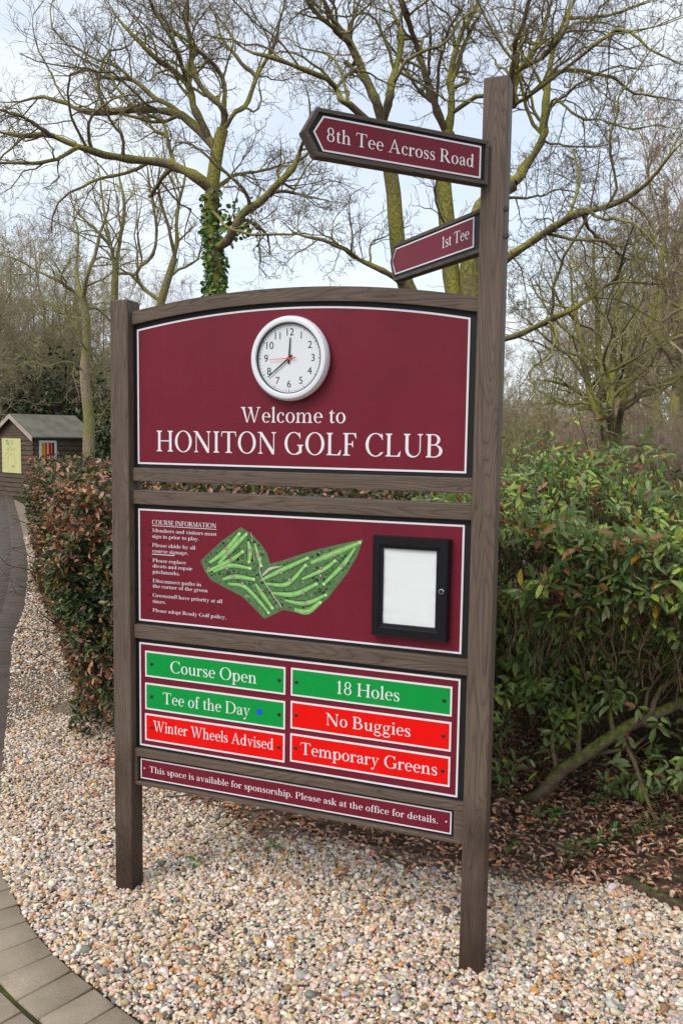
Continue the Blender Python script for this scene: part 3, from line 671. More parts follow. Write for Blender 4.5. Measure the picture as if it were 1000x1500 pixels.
for i in range(900):                                      # printed woodland
    p = (random.uniform(.255, .866), random.uniform(1.084, 1.40))
    r_ = random.uniform(.0025, .006)
    if all(inside((p[0]+a_*r_*1.6, p[1]+b_*r_*1.6)) for a_, b_ in ((1, 0), (-1, 0), (0, 1), (0, -1))):
        c_ = random.choice((srgb(36, 60, 34), srgb(56, 88, 50), srgb(116, 152, 100), srgb(66, 100, 56), srgb(26, 42, 28)))
        mpoly([(p[0]+r_*random.uniform(.7, 1.2)*math.cos(k*PI/3), p[1]+r_*random.uniform(.7, 1.2)*math.sin(k*PI/3)) for k in range(6)], MY-.00001*(1+i % 15), c_)
for i, L_ in enumerate(FWY):
    n_ = len(L_); w_ = random.uniform(.013, .017)
    for q in stroke(L_, [w_*1.0]+[w_*1.5]*(n_-2)+[w_*1.1], 18): mpoly(q, MY-.00016-.000002*i, srgb(34, 56, 32)) if all(inside(p_) for p_ in q) else None
    for q in stroke(L_, [w_*.7]+[w_*1.15]*(n_-2)+[w_*.8], 18): mpoly(q, MY-.00020-.00002*i, srgb(122, 178, 98))
    for q in stroke([(a_+.001, b_+.001) for a_, b_ in L_], [w_*.2]+[w_*.45]*(n_-2)+[w_*.25], 18): mpoly(q, MY-.00056-.00001*i, srgb(158, 206, 126))
    mpoly(_ell(L_[-1][0], L_[-1][1], .0062, .0055, 0, 340, 12), MY-.00076, srgb(178, 222, 146))
for q in (stroke([(.495, 1.30), (.49, 1.25), (.515, 1.205), (.575, 1.13)], [.003]*4, 16), stroke([(.455, 1.385), (.463, 1.33), (.47, 1.285)], [.0016]*3, 10), stroke([(.5, 1.236), (.53, 1.262), (.57, 1.272)], [.006, .009, .003], 12)): mpoly(q[0], MY-.00079, srgb(190, 190, 170))
me = bpy.data.meshes.new('course_map'); me.from_pydata(mv, [], mf); a = me.color_attributes.new('tint', 'FLOAT_COLOR', 'POINT')
a.data.foreach_set('color', np.c_[np.array(mt), np.ones(len(mt))].astype(np.float32).ravel()); me.materials.append(M['map'])
link(bpy.data.objects.new('course_map', me), ip)
for i, (x, z_) in enumerate(MRK):
    mv, mf, mt = [], [], []
    mpoly(_ell(x, z_, .0062, .0062, 0, 342, 18), -.0019, srgb(90, 20, 34)); mpoly(_ell(x, z_, .0042, .0042, 0, 342, 16), -.00195, srgb(226, 200, 204)); mpoly(_ell(x, z_, .0022, .0022, 0, 340, 10), -.0020, srgb(120, 24, 40))
    me = bpy.data.meshes.new('hole_marker'); me.from_pydata(mv, [], mf); a = me.color_attributes.new('tint', 'FLOAT_COLOR', 'POINT')
    a.data.foreach_set('color', np.c_[np.array(mt), np.ones(len(mt))].astype(np.float32).ravel()); me.materials.append(M['map'])
    link(bpy.data.objects.new('hole_marker', me), ip)
# status panel with its six plates
spn = board('status_panel', X0+.0005, X1-.0005, .540, .980, 0, 1.2, .5615, .9520, 'maroon panel holding green and red plates')
for (x0, x1, z0, z1, mt_, words, t0, t1, bs, ch, lb) in (
        (.027, .591, .8265, .9230, 'green', 'Course Open', .1319, .4826, .8525, .044, 'green plate reading Course Open'),
        (.026, .591, .7030, .8030, 'green', 'Tee of the Day', .0996, .4580, .7325, .043, 'green plate reading Tee of the Day'),
        (.0245, .5905, .5850, .6870, 'red', 'Winter Wheels Advised', .0579, .5490, .6240, .040, 'red plate reading Winter Wheels Advised'),
        (.612, 1.175, .8270, .9245, 'green', '18 Holes', .7767, 1.0020, .8545, .044, 'green plate reading 18 Holes'),
        (.612, 1.175, .7110, .8080, 'red', 'No Buggies', .7410, 1.0418, .7410, .042, 'red plate reading No Buggies'),
        (.6115, 1.1745, .5930, .6930, 'red', 'Temporary Greens', .6488, 1.1341, .6250, .042, 'red plate reading Temporary Greens')):
    p = part(MB().box(x0+.001, x1-.001, -.0034, -.0006, z0+.001, z1-.001, .0006), 'status_plate', M[mt_], label=lb)
    bw = .0058
    part(MB().ring(rect_pts(x0, x1, z0, z1), rect_pts(x0+bw, x1-bw, z0+bw, z1-bw), -.0042, -.0008), 'border', M['white'], p)
    mb = MB(); text(mb, words, t0, t1, bs, ch, -.0038); part(mb, 'lettering', M['white'], p)
    zc = (z0+z1)/2
    for x in ((.054, .568) if x0 < .3 else (.632, 1.149)):
        part(MB().lathe([(.0062, 0), (.0062, -.0022), (.004, -.0034)], x, zc+.001, -.0032, 18, False, True), 'screw', M['screw'], p, True)
    if words.startswith('Tee'): part(MB().lathe([(.0118, 0), (.0118, -.0006)], .4925, .7535, -.0034, 26, False, True), 'blue_dot', M['blue'], p)
# sponsor strip
part(MB().box(-.006, 1.1925, .002, .024, .4256, .5213), 'backing_board', M['black'])
p = part(MB().box(.0035, 1.1820, -.0004, .0019, .4354, .5097), 'sponsor_panel', M['maroon'], label='narrow maroon strip offering sponsorship space')
part(MB().ring(rect_pts(.0025, 1.183, .4344, .5107), rect_pts(.0067, 1.1788, .4386, .5065), -.0012, .0018), 'border', M['white'], p)
mb = MB(); text(mb, 'This space is available for sponsorship. Please ask at the office for details.', .0391, 1.1400, .4630, .0232, -.0012, 1.0); part(mb, 'lettering', M['white'], p)
for x in (.0185, 1.1655): part(MB().lathe([(.0028, 0), (.0028, -.0012)], x, .4745, -.0005, 14, False, True), 'screw', M['white'], p)

# finger arms bolted to the tall post
def finger(loc, rot, pent, wpent, words, tx0, tx1, base, ch, name, label, bev, bk, words_sp=0):
    f = thing(name, label, 'direction sign', (loc[0], loc[1], 0), math.radians(rot), 'direction arms on the tall post')
    def ins(P, d):                                         # crude inset of the 5-sided outline
        (x0, zb), (x1, _), (_, zt), (_, _), (xt, zm) = P
        return [(x0+d*.55, zb+d), (x1-d, zb+d), (x1-d, zt-d), (x0+d*.55, zt-d), (xt+d*1.15, zm)]
    MB().ring(pent, ins(pent, bev), -.018, .018).build('frame', M['wood_f'], f)
    MB().prism(ins(pent, bev*.9), -.012, .014).build('backing_board', M['black'], f)
    pn = MB().prism(ins(wpent, .001), -.0145, -.0121).build('panel', M['maroon'], f)
    MB().ring(wpent, ins(wpent, .0044), -.0153, -.0123).build('border', M['white'], pn)
    mb = MB(); text(mb, words, tx0, tx1, base, ch, -.0151, words_sp); mb.build('lettering', M['white'], pn)
    return f
finger((1.2375, -.036), 46, [(-.550, 2.4635), (.001, 2.4635), (.001, 2.5885), (-.550, 2.5885), (-.588, 2.5235)],
       [(-.531, 2.4785), (-.0245, 2.4785), (-.0245, 2.5700), (-.531, 2.5700), (-.5595, 2.5255)],
       '8th Tee Across Road', -.522, -.0470, 2.5065, .036, 'finger_sign', 'upper maroon direction arm reading 8th Tee Across Road', .0105, 0, 1.0)
finger((1.224, 0), -44.4, [(-.518, 2.2745), (.03, 2.2745), (.03, 2.4025), (-.518, 2.4025), (-.546, 2.3470)],
       [(-.5105, 2.2960), (-.0160, 2.2960), (-.0160, 2.3870), (-.5105, 2.3870), (-.5375, 2.3455)],
       '1st Tee', -.2010, -.0400, 2.3275, .036, 'finger_sign', 'lower maroon direction arm reading 1st Tee, pointing away', .0105, 0)

# ------------------------------------------------------------------ the clock
CC = (.606, 1.971)
clock = thing('wall_clock', 'round white battery clock fixed above the welcome lettering', 'clock', (CC[0], -.0005, CC[1]))
def cp_(mb, name, mat, smooth=True, parent=clock): return mb.build(name, mat, parent, smooth, (CC[0], -.0005, CC[1]))
cp_(MB().lathe([(.128, 0), (.136, -.004), (.1395, -.018), (.138, -.030), (.132, -.039), (.124, -.0415), (.118, -.040), (.1150, -.034), (.1150, -.024)], *CC, -.0016, 96, True, False), 'rim', M['clock'])
cp_(MB().lathe([(.1149, -.0255), (.0001, -.0255)], *CC, -.0016, 72, False, False), 'dial', M['dial'])
cp_(MB().lathe([(.1149, -.0345), (.1125, -.0345), (.1125, -.0262), (.1149, -.0262)], *CC, -.0016, 72, False, False), 'bezel_ring', M['ink'])
yd = -.0016-.0258
vv, ff = [], []
for h in range(1, 13):
    v_, f_ = sans(str(h), .0335); a_ = math.radians(90-30*h); r_ = .0845
    o_ = len(vv); vv += [(r_*math.cos(a_)+x, yd+.0005-.00002*h, r_*math.sin(a_)+z_) for x, z_, _ in v_]; ff += [tuple(i+o_ for i in q) for q in f_]
for k in range(60):
    a_ = math.radians(6*k); l_, w_ = (.0068, .0011) if k % 5 == 0 else (.0042, .0005)
    c_, s_ = math.cos(a_), math.sin(a_); o_ = len(vv)
    for rr, ww in ((.1095-l_, -w_), (.1095-l_, w_), (.1095, w_), (.1095, -w_)): vv.append((rr*c_-ww*s_, yd+.0005, rr*s_+ww*c_))
    ff.append((o_, o_+1, o_+2, o_+3))
me = bpy.data.meshes.new('numerals'); me.from_pydata(vv, [], ff); me.materials.append(M['ink']); link(bpy.data.objects.new('numerals', me), clock)
def hand(name, ang, tail, ln, w0, w1, y, mat):
    c_, s_ = math.cos(math.radians(ang)), math.sin(math.radians(ang))
    q = [(-tail, w0*1.15), (-tail, -w0*1.15), (0, -w0), (ln, -w1), (ln, w1), (0, w0)]
    cp_(MB().prism([(CC[0]+a_*c_-b_*s_, CC[1]+a_*s_+b_*c_) for a_, b_ in q], y-.0009, y), name, mat, False)
hand('hour_hand', 86.5, .018, .068, .0026, .0016, yd-.003, M['ink'])
hand('minute_hand', 219, .016, .096, .0028, .0016, yd-.005, M['ink'])
hand('second_hand', 183, .027, .072, .0013, .0006, yd-.0068, M['hand_red'])
cp_(MB().lathe([(.0052, 0), (.0052, -.008)], *CC, yd, 20, False, True), 'hub', M['hand_red'])
cp_(MB().lathe([(.1146, -.0375), (.0001, -.0377)], *CC, -.0016, 64, False, False), 'pane', M['pane'])

# ------------------------------------------------------------------ the lockable notice case
case = thing('notice_case', 'black lockable notice case holding a blank white sheet', 'notice case', (1.033, -.0005, 1.236))
CO = (1.033, -.0005, 1.236)
def kp(mb, name, mat, smooth=False, parent=case): return mb.build(name, mat, parent, smooth, CO)
fr = MB(); ox = (.9065, 1.1600, 1.0725, 1.4000); ix = (.9430, 1.1180, 1.1150, 1.3610)
def prof(d, y): return rect_pts(ox[0]+d*(ix[0]-ox[0]), ox[1]+d*(ix[1]-ox[1]), ox[2]+d*(ix[2]-ox[2]), ox[3]+d*(ix[3]-ox[3])), y
lv = [prof(0, -.001), prof(0, -.026), prof(.12, -.034), prof(.68, -.034), prof(.76, -.030), prof(.95, -.029), prof(1.0, -.026), prof(1.0, -.004)]
rg = [[fr.bm.verts.new((x, y, z_)) for x, z_ in q] for q, y in lv]
for a_, b_ in zip(rg, rg[1:]):
    for i in range(4): fr.bm.faces.new([a_[i], a_[(i+1) % 4], b_[(i+1) % 4], b_[i]])
kp(fr, 'frame', M['case'])
g = 26; xs = np.linspace(ix[0]-.004, ix[1]+.004, g); zs = np.linspace(ix[2]-.004, ix[3]+.004, g+8)
XX, ZZ = np.meshgrid(xs, zs, indexing='ij'); ed_ = np.minimum(np.minimum(XX-xs[0], xs[-1]-XX), 1)
hh = .0035*(np.abs(vnoise(XX*60+ZZ*22, ZZ*30)-.5)*2)*np.exp(-ed_/.03)+.0012*vnoise(XX*30, ZZ*25+XX*20)
V = np.stack([XX, -.0185-hh, ZZ], -1).reshape(-1, 3); I = np.arange(g*(g+8)).reshape(g, g+8)
mesh_np('paper', V, np.stack([I[:-1, :-1], I[1:, :-1], I[1:, 1:], I[:-1, 1:]], -1).reshape(-1, 4), M['paper'], case, smooth=True, org=np.array(CO))
kp(MB().sheet(rect_pts(ix[0], ix[1], ix[2], ix[3]), -.0242), 'pane', M['pane'])
lk = kp(MB().lathe([(.0088, 0), (.0088, -.005), (.0072, -.0065), (.0058, -.0065), (.0055, -.0035)], 1.139, 1.236, -.0338, 28, False, False), 'lock', M['chrome'], True)
kp(MB().lathe([(.0056, 0), (.0056, -.003), (.004, -.0045)], 1.139, 1.236, -.0338, 20, False, True), 'keyhole', M['screw'], True, lk)
# ------------------------------------------------------------------ hedge and shrubs
M['leaf'] = leaf_mat('hedge_leaf', .40, .45, .18)
M['leaf_g'] = leaf_mat('evergreen_leaf', .45, .35, .32)
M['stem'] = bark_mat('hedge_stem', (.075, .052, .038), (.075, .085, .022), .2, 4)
M['stem_tan'] = bark_mat('tan_stem', (.20, .145, .09), (.17, .16, .05), .3, 4)
M['limb'] = bark_mat('mossy_limb', (.17, .125, .085), (.13, .14, .035), .5, 5)

def in_poly(P, x, y):
    c = np.zeros(x.shape, bool); n = len(P)
    for i in range(n):
        (x1, y1), (x2, y2) = P[i], P[(i+1) % n]
        c ^= ((y1 > y) != (y2 > y)) & (x < (x2-x1)*(y-y1)/(y2-y1+1e-12)+x1)
    return c

BROWN = [srgb(*c) for c in ((150, 106, 78), (178, 132, 102), (124, 86, 62), (190, 148, 122), (104, 76, 54), (166, 118, 68))]
HGREEN = [srgb(*c) for c in ((66, 84, 44), (52, 70, 40), (84, 98, 48), (44, 60, 36), (108, 116, 52))]
def foliage(P, out, brown_p, size, rng, palette=(BROWN, HGREEN), wid=(.42, .62), droop=.25):
    n = len(P); d = unit(rng.normal(size=(n, 3))+out*.55+np.array([0, 0, -droop])); nn = unit(rng.normal(size=(n, 3))*.7+out+np.array([0, 0, .5]))
    ln = size*rng.uniform(.65, 1.25, n)
    isb = rng.random(n) < brown_p
    T = np.where(isb[:, None], pick(palette[0], (4, 4, 3, 2, 3, 2)[:len(palette[0])], n, .16, rng), pick(palette[1], (4, 4, 3, 3, 1.5)[:len(palette[1])], n, .16, rng))
    return leaves(P, d, nn, ln, ln*rng.uniform(*wid, n), T, 1.5)

def join(L):
    V, F3, F4, T, off = [], [], [], [], 0
    for v, f, t_ in L: V.append(v); F3.append(f[0]+off); F4.append(f[1]+off); T.append(t_); off += len(v)
    return np.concatenate(V), [np.concatenate(F3), np.concatenate(F4)], np.concatenate(T)

rg_ = np.random.default_rng(21)
e1 = dep(40, 640, 11.5)[:2]
HP = [(-1.22, 1.16), (-2.15, 2.10), (-4.15, 4.35), tuple(e1), (e1[0]+2.4, e1[1]+1.0), (.2, 5.5), (1.05, 3.2), (1.0, 1.22)]
hedge = thing('beech_hedge', 'clipped hedge of copper brown and green leaves beside the path, left of the board', 'hedge', (-1.5, 2.5, 0))
HO = np.array([-1.5, 2.5, 0])
def htop(x, y): return 1.36-.10*np.clip((-x-2.2)/2, 0, 1)+.012*np.hypot(x+1.1, y-1.2)+.10*(vnoise(x*2.3, y*2.3)-.5)+.05*(vnoise(x*7, y*7)-.5)
LV = []
# top
n = 60000; x = rg_.uniform(-7.5, 1.2, n); y = rg_.uniform(1.1, 12, n); ok = in_poly(HP, x, y); x, y = x[ok], y[ok]
D_ = np.hypot(x-CAM[0], y-CAM[1]); ok = rg_.random(len(x)) < np.clip((6/D_)**1.1, 0, 1); x, y, D_ = x[ok], y[ok], D_[ok]
z = htop(x, y)+.035*rg_.normal(size=len(x))-.10*rg_.random(len(x))**2
LV.append(foliage(np.c_[x, y, z], np.tile([0, 0, 1.], (len(x), 1)), np.clip(.56-.1*rg_.random(len(x))+.5*(vnoise(x*1.5, y*1.5)-.5), 0, 1), .052*np.clip(D_/5, 1, 1.6), rg_))
# faces
HC = np.array([-1.6, 3.6])
for (a, b), cnt in (((HP[0], HP[7]), 15000), ((HP[1], HP[0]), 13000), ((HP[2], HP[1]), 11000), ((HP[3], HP[2]), 4000)):
    a, b = np.array(a), np.array(b); tt = unit(b-a); nn = np.array([tt[1], -tt[0]])
    if nn@(HC-a) > 0: nn = -nn
    u = rg_.random(cnt); zz = rg_.random(cnt)**.9*1.38
    px_ = a[None]+(b-a)[None]*u[:, None]; s_ = px_@tt
    bulge = .16*(vnoise(s_*2.2+5, zz*2.2)-.5)+.09*(vnoise(s_*6, zz*6)-.5)-.05*(zz > 1.2)-.30*np.clip(.42-zz, 0, 1)*(.4+vnoise(s_*1.7, zz*0))
    keep = (zz > .10+.35*vnoise(s_*3.1, 7+zz*0)) | (rg_.random(cnt) < .3)
    dpt = bulge-rg_.exponential(.055, cnt)
    P = np.c_[px_+nn[None]*dpt[:, None], np.minimum(zz, 1.42)]; P, zz_, s2 = P[keep], zz[keep], s_[keep]
    bp_ = np.clip(.31+.9*(vnoise(s2*2.0, zz_*2.6+9)-.5)+.35*(zz_ > 1.15)+.22*(zz_ < .5), .08, .92)
    LV.append(foliage(P, np.tile([nn[0], nn[1], .25], (len(P), 1)), bp_, .047, rg_))
V, F, T = join(LV); mesh_np('foliage', V, F, M['leaf'], hedge, T, org=HO)
# stems inside
n = 900; x = rg_.uniform(-4, 1.0, n*3); y = rg_.uniform(1.2, 5, n*3); ok = in_poly([tuple(HC+(np.array(p)-HC)*.84) for p in HP], x, y); x, y = x[ok][:n], y[ok][:n]; n = len(x)
P = np.zeros((n, 7, 3)); zz = np.linspace(-.03, 1, 7)[None]*rg_.uniform(.9, 1.36, n)[:, None]
wx = np.cumsum(rg_.normal(size=(n, 7))*.05, 1); wy = np.cumsum(rg_.normal(size=(n, 7))*.05, 1)
P[..., 0] = x[:, None]+wx; P[..., 1] = y[:, None]+wy; P[..., 2] = zz
Rr = np.linspace(1, .3, 7)[None]*rg_.uniform(.005, .012, n)[:, None]
C1, R1 = spawn(P, Rr, 7, .42, 55, 5, .25, .15, .6, .15, 1, rg_, .0022); C2, R2 = spawn(C1, R1, 3, .6, 50, 4, .3, .1, .7, .2, 1, rg_, .0018)
V, F = tubes([(P, Rr), (C1, R1), (C2, R2)], 4); mesh_np('stems', V, F, M['stem'], hedge, smooth=True, org=HO)
# solid block added so the interior reads dark, well inside the leaf surface
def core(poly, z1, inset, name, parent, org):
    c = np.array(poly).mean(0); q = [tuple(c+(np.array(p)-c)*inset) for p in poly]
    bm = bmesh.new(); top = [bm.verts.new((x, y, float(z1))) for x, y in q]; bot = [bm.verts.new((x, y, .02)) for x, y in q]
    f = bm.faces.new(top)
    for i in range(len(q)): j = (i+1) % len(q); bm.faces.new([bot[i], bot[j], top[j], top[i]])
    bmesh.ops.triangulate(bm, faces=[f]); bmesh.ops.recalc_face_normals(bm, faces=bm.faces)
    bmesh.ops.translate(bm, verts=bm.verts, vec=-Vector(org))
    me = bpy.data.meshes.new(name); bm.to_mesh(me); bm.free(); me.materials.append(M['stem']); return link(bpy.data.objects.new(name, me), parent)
core(HP, 1.05, .80, 'dark_filler_core', hedge, HO)

# evergreen shrub at the right
EG = [srgb(*c) for c in ((116, 138, 80), (134, 152, 100), (102, 124, 68), (156, 170, 116), (156, 176, 80), (178, 198, 94))]
EGW = (5, 4, 4.5, 3, 2, 1)
EGX = [srgb(*c) for c in ((176, 122, 82), (148, 90, 70), (196, 160, 60), (120, 80, 58))]
shrub = thing('evergreen_shrub', 'large dark green evergreen shrub with oval leaves right of the tall post', 'shrub', (1.9, 2.2, 0)); EO = np.array([1.9, 2.2, 0])
def etop(x, y): return 1.36+.34*(vnoise(x*1.35+2, y*1.35)-.5)+.24*(vnoise(x*3.6, y*3.6)-.5)-.10*np.clip(y-3.2, 0, 3)*.3-.10*np.clip(x-1.4, 0, .6)/.6+.10*np.exp(-((x-1.25)/.35)**2)
def efront(x, z): return 1.12+.52*(vnoise(x*1.7+7, z*1.7)-.5)+.32*(vnoise(x*4.2, z*4.2)-.5)+np.clip(.50-z, 0, 1)**1.2*1.35*np.clip((x-.85)/.5, .3, 1)
rg_ = np.random.default_rng(5)
n = 4000; x = rg_.uniform(.55, 3.9, n); z = .08+1.28*rg_.random(n)
ok = (rg_.random(n) < np.clip((z-.02)/.40, .16, 1)); x, z = x[ok], z[ok]
gap = vnoise(x*3.3+1, z*3.3+4)+.45*vnoise(x*8, z*8) > .46
gap &= ~((np.abs(z-np.interp(x, [1.3, 1.5, 1.7, 1.95, 2.3], [.08, .27, .43, .53, .72])+.02) < .17) & (x > 1.2) & (x < 2.4) & (rg_.random(len(x)) < .9))        # the old limb shows here
x, z = x[gap], z[gap]
y = efront(x, z)+rg_.exponential(.13, len(x)); A = np.c_[x, y, z]
oA = np.tile([-.1, -1., .45], (len(x), 1))
n = 5200; x = rg_.uniform(.5, 5.2, n); y = 1.0+5.2*rg_.random(n)**1.35; z = etop(x, y)-rg_.exponential(.07, n)+.14*np.abs(rg_.normal(size=n))*(rg_.random(n) < .28)
ok = y > efront(x, z)-.05; B = np.c_[x, y, z][ok]; oB = np.tile([0, -.25, 1.], (len(B), 1))
W = np.concatenate([A, B]); O = np.concatenate([oA, oB]); O = unit(O+.65*rg_.normal(size=O.shape))
m = len(W); k = 7; ph = rg_.uniform(0, 2*PI, m)[:, None]+np.arange(k)[None]*2.39996+.3*rg_.normal(size=(m, k))
s_ = unit(np.cross(O, np.array([.3, .1, 1.]))); t_ = np.cross(O, s_)
spread = rg_.uniform(.55, 1.25, (m, k))[..., None]
d = unit(O[:, None]*(.55)+(s_[:, None]*np.cos(ph)[..., None]+t_[:, None]*np.sin(ph)[..., None])*spread+np.array([0, 0, -.18]))
P = W[:, None]-O[:, None]*(np.arange(k)*.011)[None, :, None]+d*.008
keep = rg_.random((m, k)) < .9
d, P, Ok = d[keep], P[keep], np.repeat(O[:, None], k, 1)[keep]
n = len(P); ln = rg_.uniform(.030, .084, n); fresh = np.repeat(rg_.random(m)[:, None], k, 1)[keep]
T = pick(EG, EGW, n, .13, rg_); T = np.where((fresh < .10)[:, None], pick(EG[4:], (1, 1), n, .12, rg_), T)
T = np.where((rg_.random(n) < .05+.07*(P[:, 2] > 1.0))[:, None], pick(EGX, (3, 2, 1, 2), n, .15, rg_), T)
V, F, T = leaves(P, d, unit(Ok+np.array([0, 0, .6])+.25*rg_.normal(size=(n, 3))), ln, ln*rg_.uniform(.36, .48, n), T, 1.0)
mesh_np('foliage', V, F, M['leaf_g'], shrub, T, org=EO)
# twigs that carry the whorls, then the limbs
nv = len(A); q = np.linspace(0, 1, 5)[None, :, None]
back = W+np.c_[.10*rg_.normal(size=m), .12+.22*rg_.random(m), -.22-.12*rg_.random(m)]
Pt = W[:, None]*(1-q)+back[:, None]*q+.012*rg_.normal(size=(m, 5, 3)); Pt[:, 0] = W
V, F = tubes([(Pt, np.linspace(.0016, .0042, 5)[None].repeat(m, 0))], 4); mesh_np('twigs', V, F, M['stem_tan'], shrub, smooth=True, org=EO)
def limb(pts, r0, r1, n=26, wob=.01):
    P = catmull(pts, n); P[1:-1] += wob*np.cumsum(rg_.normal(size=(n-2, 3)), 0)*.35; return P, np.linspace(r0, r1, n)
LMB = [limb([(1.18, 1.42, -.05), (1.30, 1.36, .03), (1.40, 1.33, .17), (1.49, 1.32, .255), (1.61, 1.34, .345), (1.73, 1.38, .43), (1.92, 1.46, .51), (2.15, 1.6, .66), (2.5, 1.9, .9)], .033, .018),
       limb([(1.38, 1.34, .15), (1.35, 1.38, .30), (1.36, 1.46, .5), (1.30, 1.55, .8)], .012, .006), limb([(1.47, 1.33, .25), (1.46, 1.36, .40), (1.43, 1.42, .55), (1.45, 1.55, .85)], .013, .006),
       limb([(1.63, 1.34, .36), (1.60, 1.38, .47), (1.66, 1.45, .6), (1.64, 1.5, .9)], .012, .006), limb([(1.75, 1.39, .44), (1.80, 1.40, .58), (1.90, 1.44, .75), (1.93, 1.6, 1.0)], .014, .006),
       limb([(1.05, 1.6, -.03), (1.10, 1.48, .3), (1.13, 1.40, .62), (1.16, 1.42, 1.0)], .016, .007), limb([(.8, 1.7, -.03), (.86, 1.6, .4), (.92, 1.5, .8), (.95, 1.5, 1.1)], .016, .007),
       limb([(2.5, 2.1, -.03), (2.45, 1.9, .4), (2.55, 1.7, .8), (2.5, 1.7, 1.2)], .022, .009), limb([(2.0, 1.95, -.03), (1.95, 1.75, .35), (2.05, 1.6, .7), (2.0, 1.6, 1.2)], .02, .008),
       limb([(3.1, 2.0, -.03), (3.0, 1.8, .5), (3.05, 1.7, .9), (3.0, 1.7, 1.3)], .022, .009)]
for p0, r0 in LMB: pass
LP = np.stack([p for p, r in LMB]); LR = np.stack([r for p, r in LMB])
c1, q1 = spawn(LP, LR, 12, .42, 55, 6, .22, .12, .45, .25, 1, rg_, .003, .7)
V, F = tubes([(LP, LR)], 9); mesh_np('limbs', V, F, M['limb'], shrub, smooth=True, org=EO)
V, F = tubes([(c1, q1)], 5); mesh_np('branches', V, F, M['stem_tan'], shrub, smooth=True, org=EO)
EP = [(.95, 2.15), (1.6, 2.05), (2.6, 2.1), (3.8, 2.2), (5.4, 3.0), (5.2, 6.0), (1.2, 5.6)]
core(EP, 1.0, .93, 'dark_filler_core', shrub, EO)  # solid filler block added inside, as in the hedge

# seedlings in the leaf litter and along the gravel edge
def seedling(px, py, Y, h, k, green=True):
    if Y is None: b = gnd(px, py)
    else: b = atY(px, py, Y); b[2] = 0
    s_ = thing('seedling', None, 'seedling', tuple(b)); s_['group'] = 'green seedlings on the ground'
    P = np.stack([[0, 0, 0], [.01, 0, h*.5], [.015, .01, h]]); 
    V, F = tubes([(P[None], np.full((1, 3), .0016))], 5); mesh_np('stem', V, F, M['limb'], s_, smooth=True)
    a = np.arange(k)*2.4+random.random()*6; d = np.stack([np.cos(a), np.sin(a), .25+.2*np.random.default_rng(k).normal(size=k)], 1)
    ln = rg_.uniform(.032, .055, k)
    zz = np.linspace(.4, 1, k)*h
    V, F, T = leaves(np.stack([.01+0*zz, 0*zz, zz], 1), unit(d), np.tile([0, 0, 1.], (k, 1)), ln, ln*.52, pick([srgb(104, 140, 72), srgb(88, 124, 66)], (1, 1), k, .1, rg_), 1)
    mesh_np('leaves', V, F, M['leaf_g'], s_, T); return s_
for (px, py, h, k), lb in zip(((806, 1218, .10, 6), (868, 1190, .09, 5), (823, 1258, .06, 4), (930, 1232, .09, 6), (1000, 1246, .08, 5), (745, 1250, .06, 5), (395, 1246, .03, 5), (285, 1267, .025, 4)),
        ('green seedling standing in the leaf litter right of the tall post', 'green seedling under the mossy limb of the shrub', 'small green seedling at the edge of gravel and litter', 'green seedling near the timber edging', 'green seedling at the right edge behind the edging board', 'green seedling close behind the tall post', 'flat green weed in the gravel under the board', 'small green weed beside the left post')):
    seedling(px, py, None, h, k)['label'] = lb
for i in range(12):
    seedling(770+235*((i*.618+.2) % 1), 1196+62*((i*.377) % 1), None, .035+.04*((i*.7) % 1), 5)['label'] = 'tiny green seedling among the fallen leaves under the evergreen shrub'

# ------------------------------------------------------------------ bare trees
M['bark_oak'] = bark_mat('oak_bark', (.175, .135, .090), (.255, .235, .050), .60)
M['bark_grey'] = bark_mat('grey_bark', (.21, .165, .11), (.22, .205, .055), .50)
M['bark_pale'] = bark_mat('pale_bark', (.33, .25, .18), (.20, .21, .035), .50, .5)
M['twig_oak'] = paint('oak_twig', (.195, .150, .094), .8, .2, .25, 3)
M['twig_grey'] = paint('grey_twig', (.37, .31, .20), .8, .2, .25, 3)
M['twig_red'] = paint('reddish_twig', (.40, .28, .21), .8, .2, .25, 3)
M['twig_olive'] = paint('olive_twig', (.33, .295, .14), .8, .2, .3, 2)
M['ivy'] = leaf_mat('ivy_leaf', .4, .45, .1)

def px_limb(pts, D, w0, w1, n=22, wob=.02, rng=RNG, dD=0.):
    """limb through points given as picture directions; D (m) runs from D to D+dD along it with a slow wander; widths in picture px"""
    m = len(pts); Ds = D+np.linspace(0, dD, m)+np.concatenate([[0], np.cumsum(rng.normal(size=m-1)*.16)])
    P = catmull([dep(u, v, q) for (u, v), q in zip(pts, Ds)], n)
    P[1:] += wob*np.cumsum(rng.normal(size=(n-1, 3)), 0)*.45
    R = np.linspace(w0*.73, w1*.64, n)/2/F_PX*D*(1-.72*np.clip((np.linspace(0, 1, n)-.70)/.30, 0, 1)**1.3)
    return P, R*(1+.10*rng.normal(size=n)), Ds

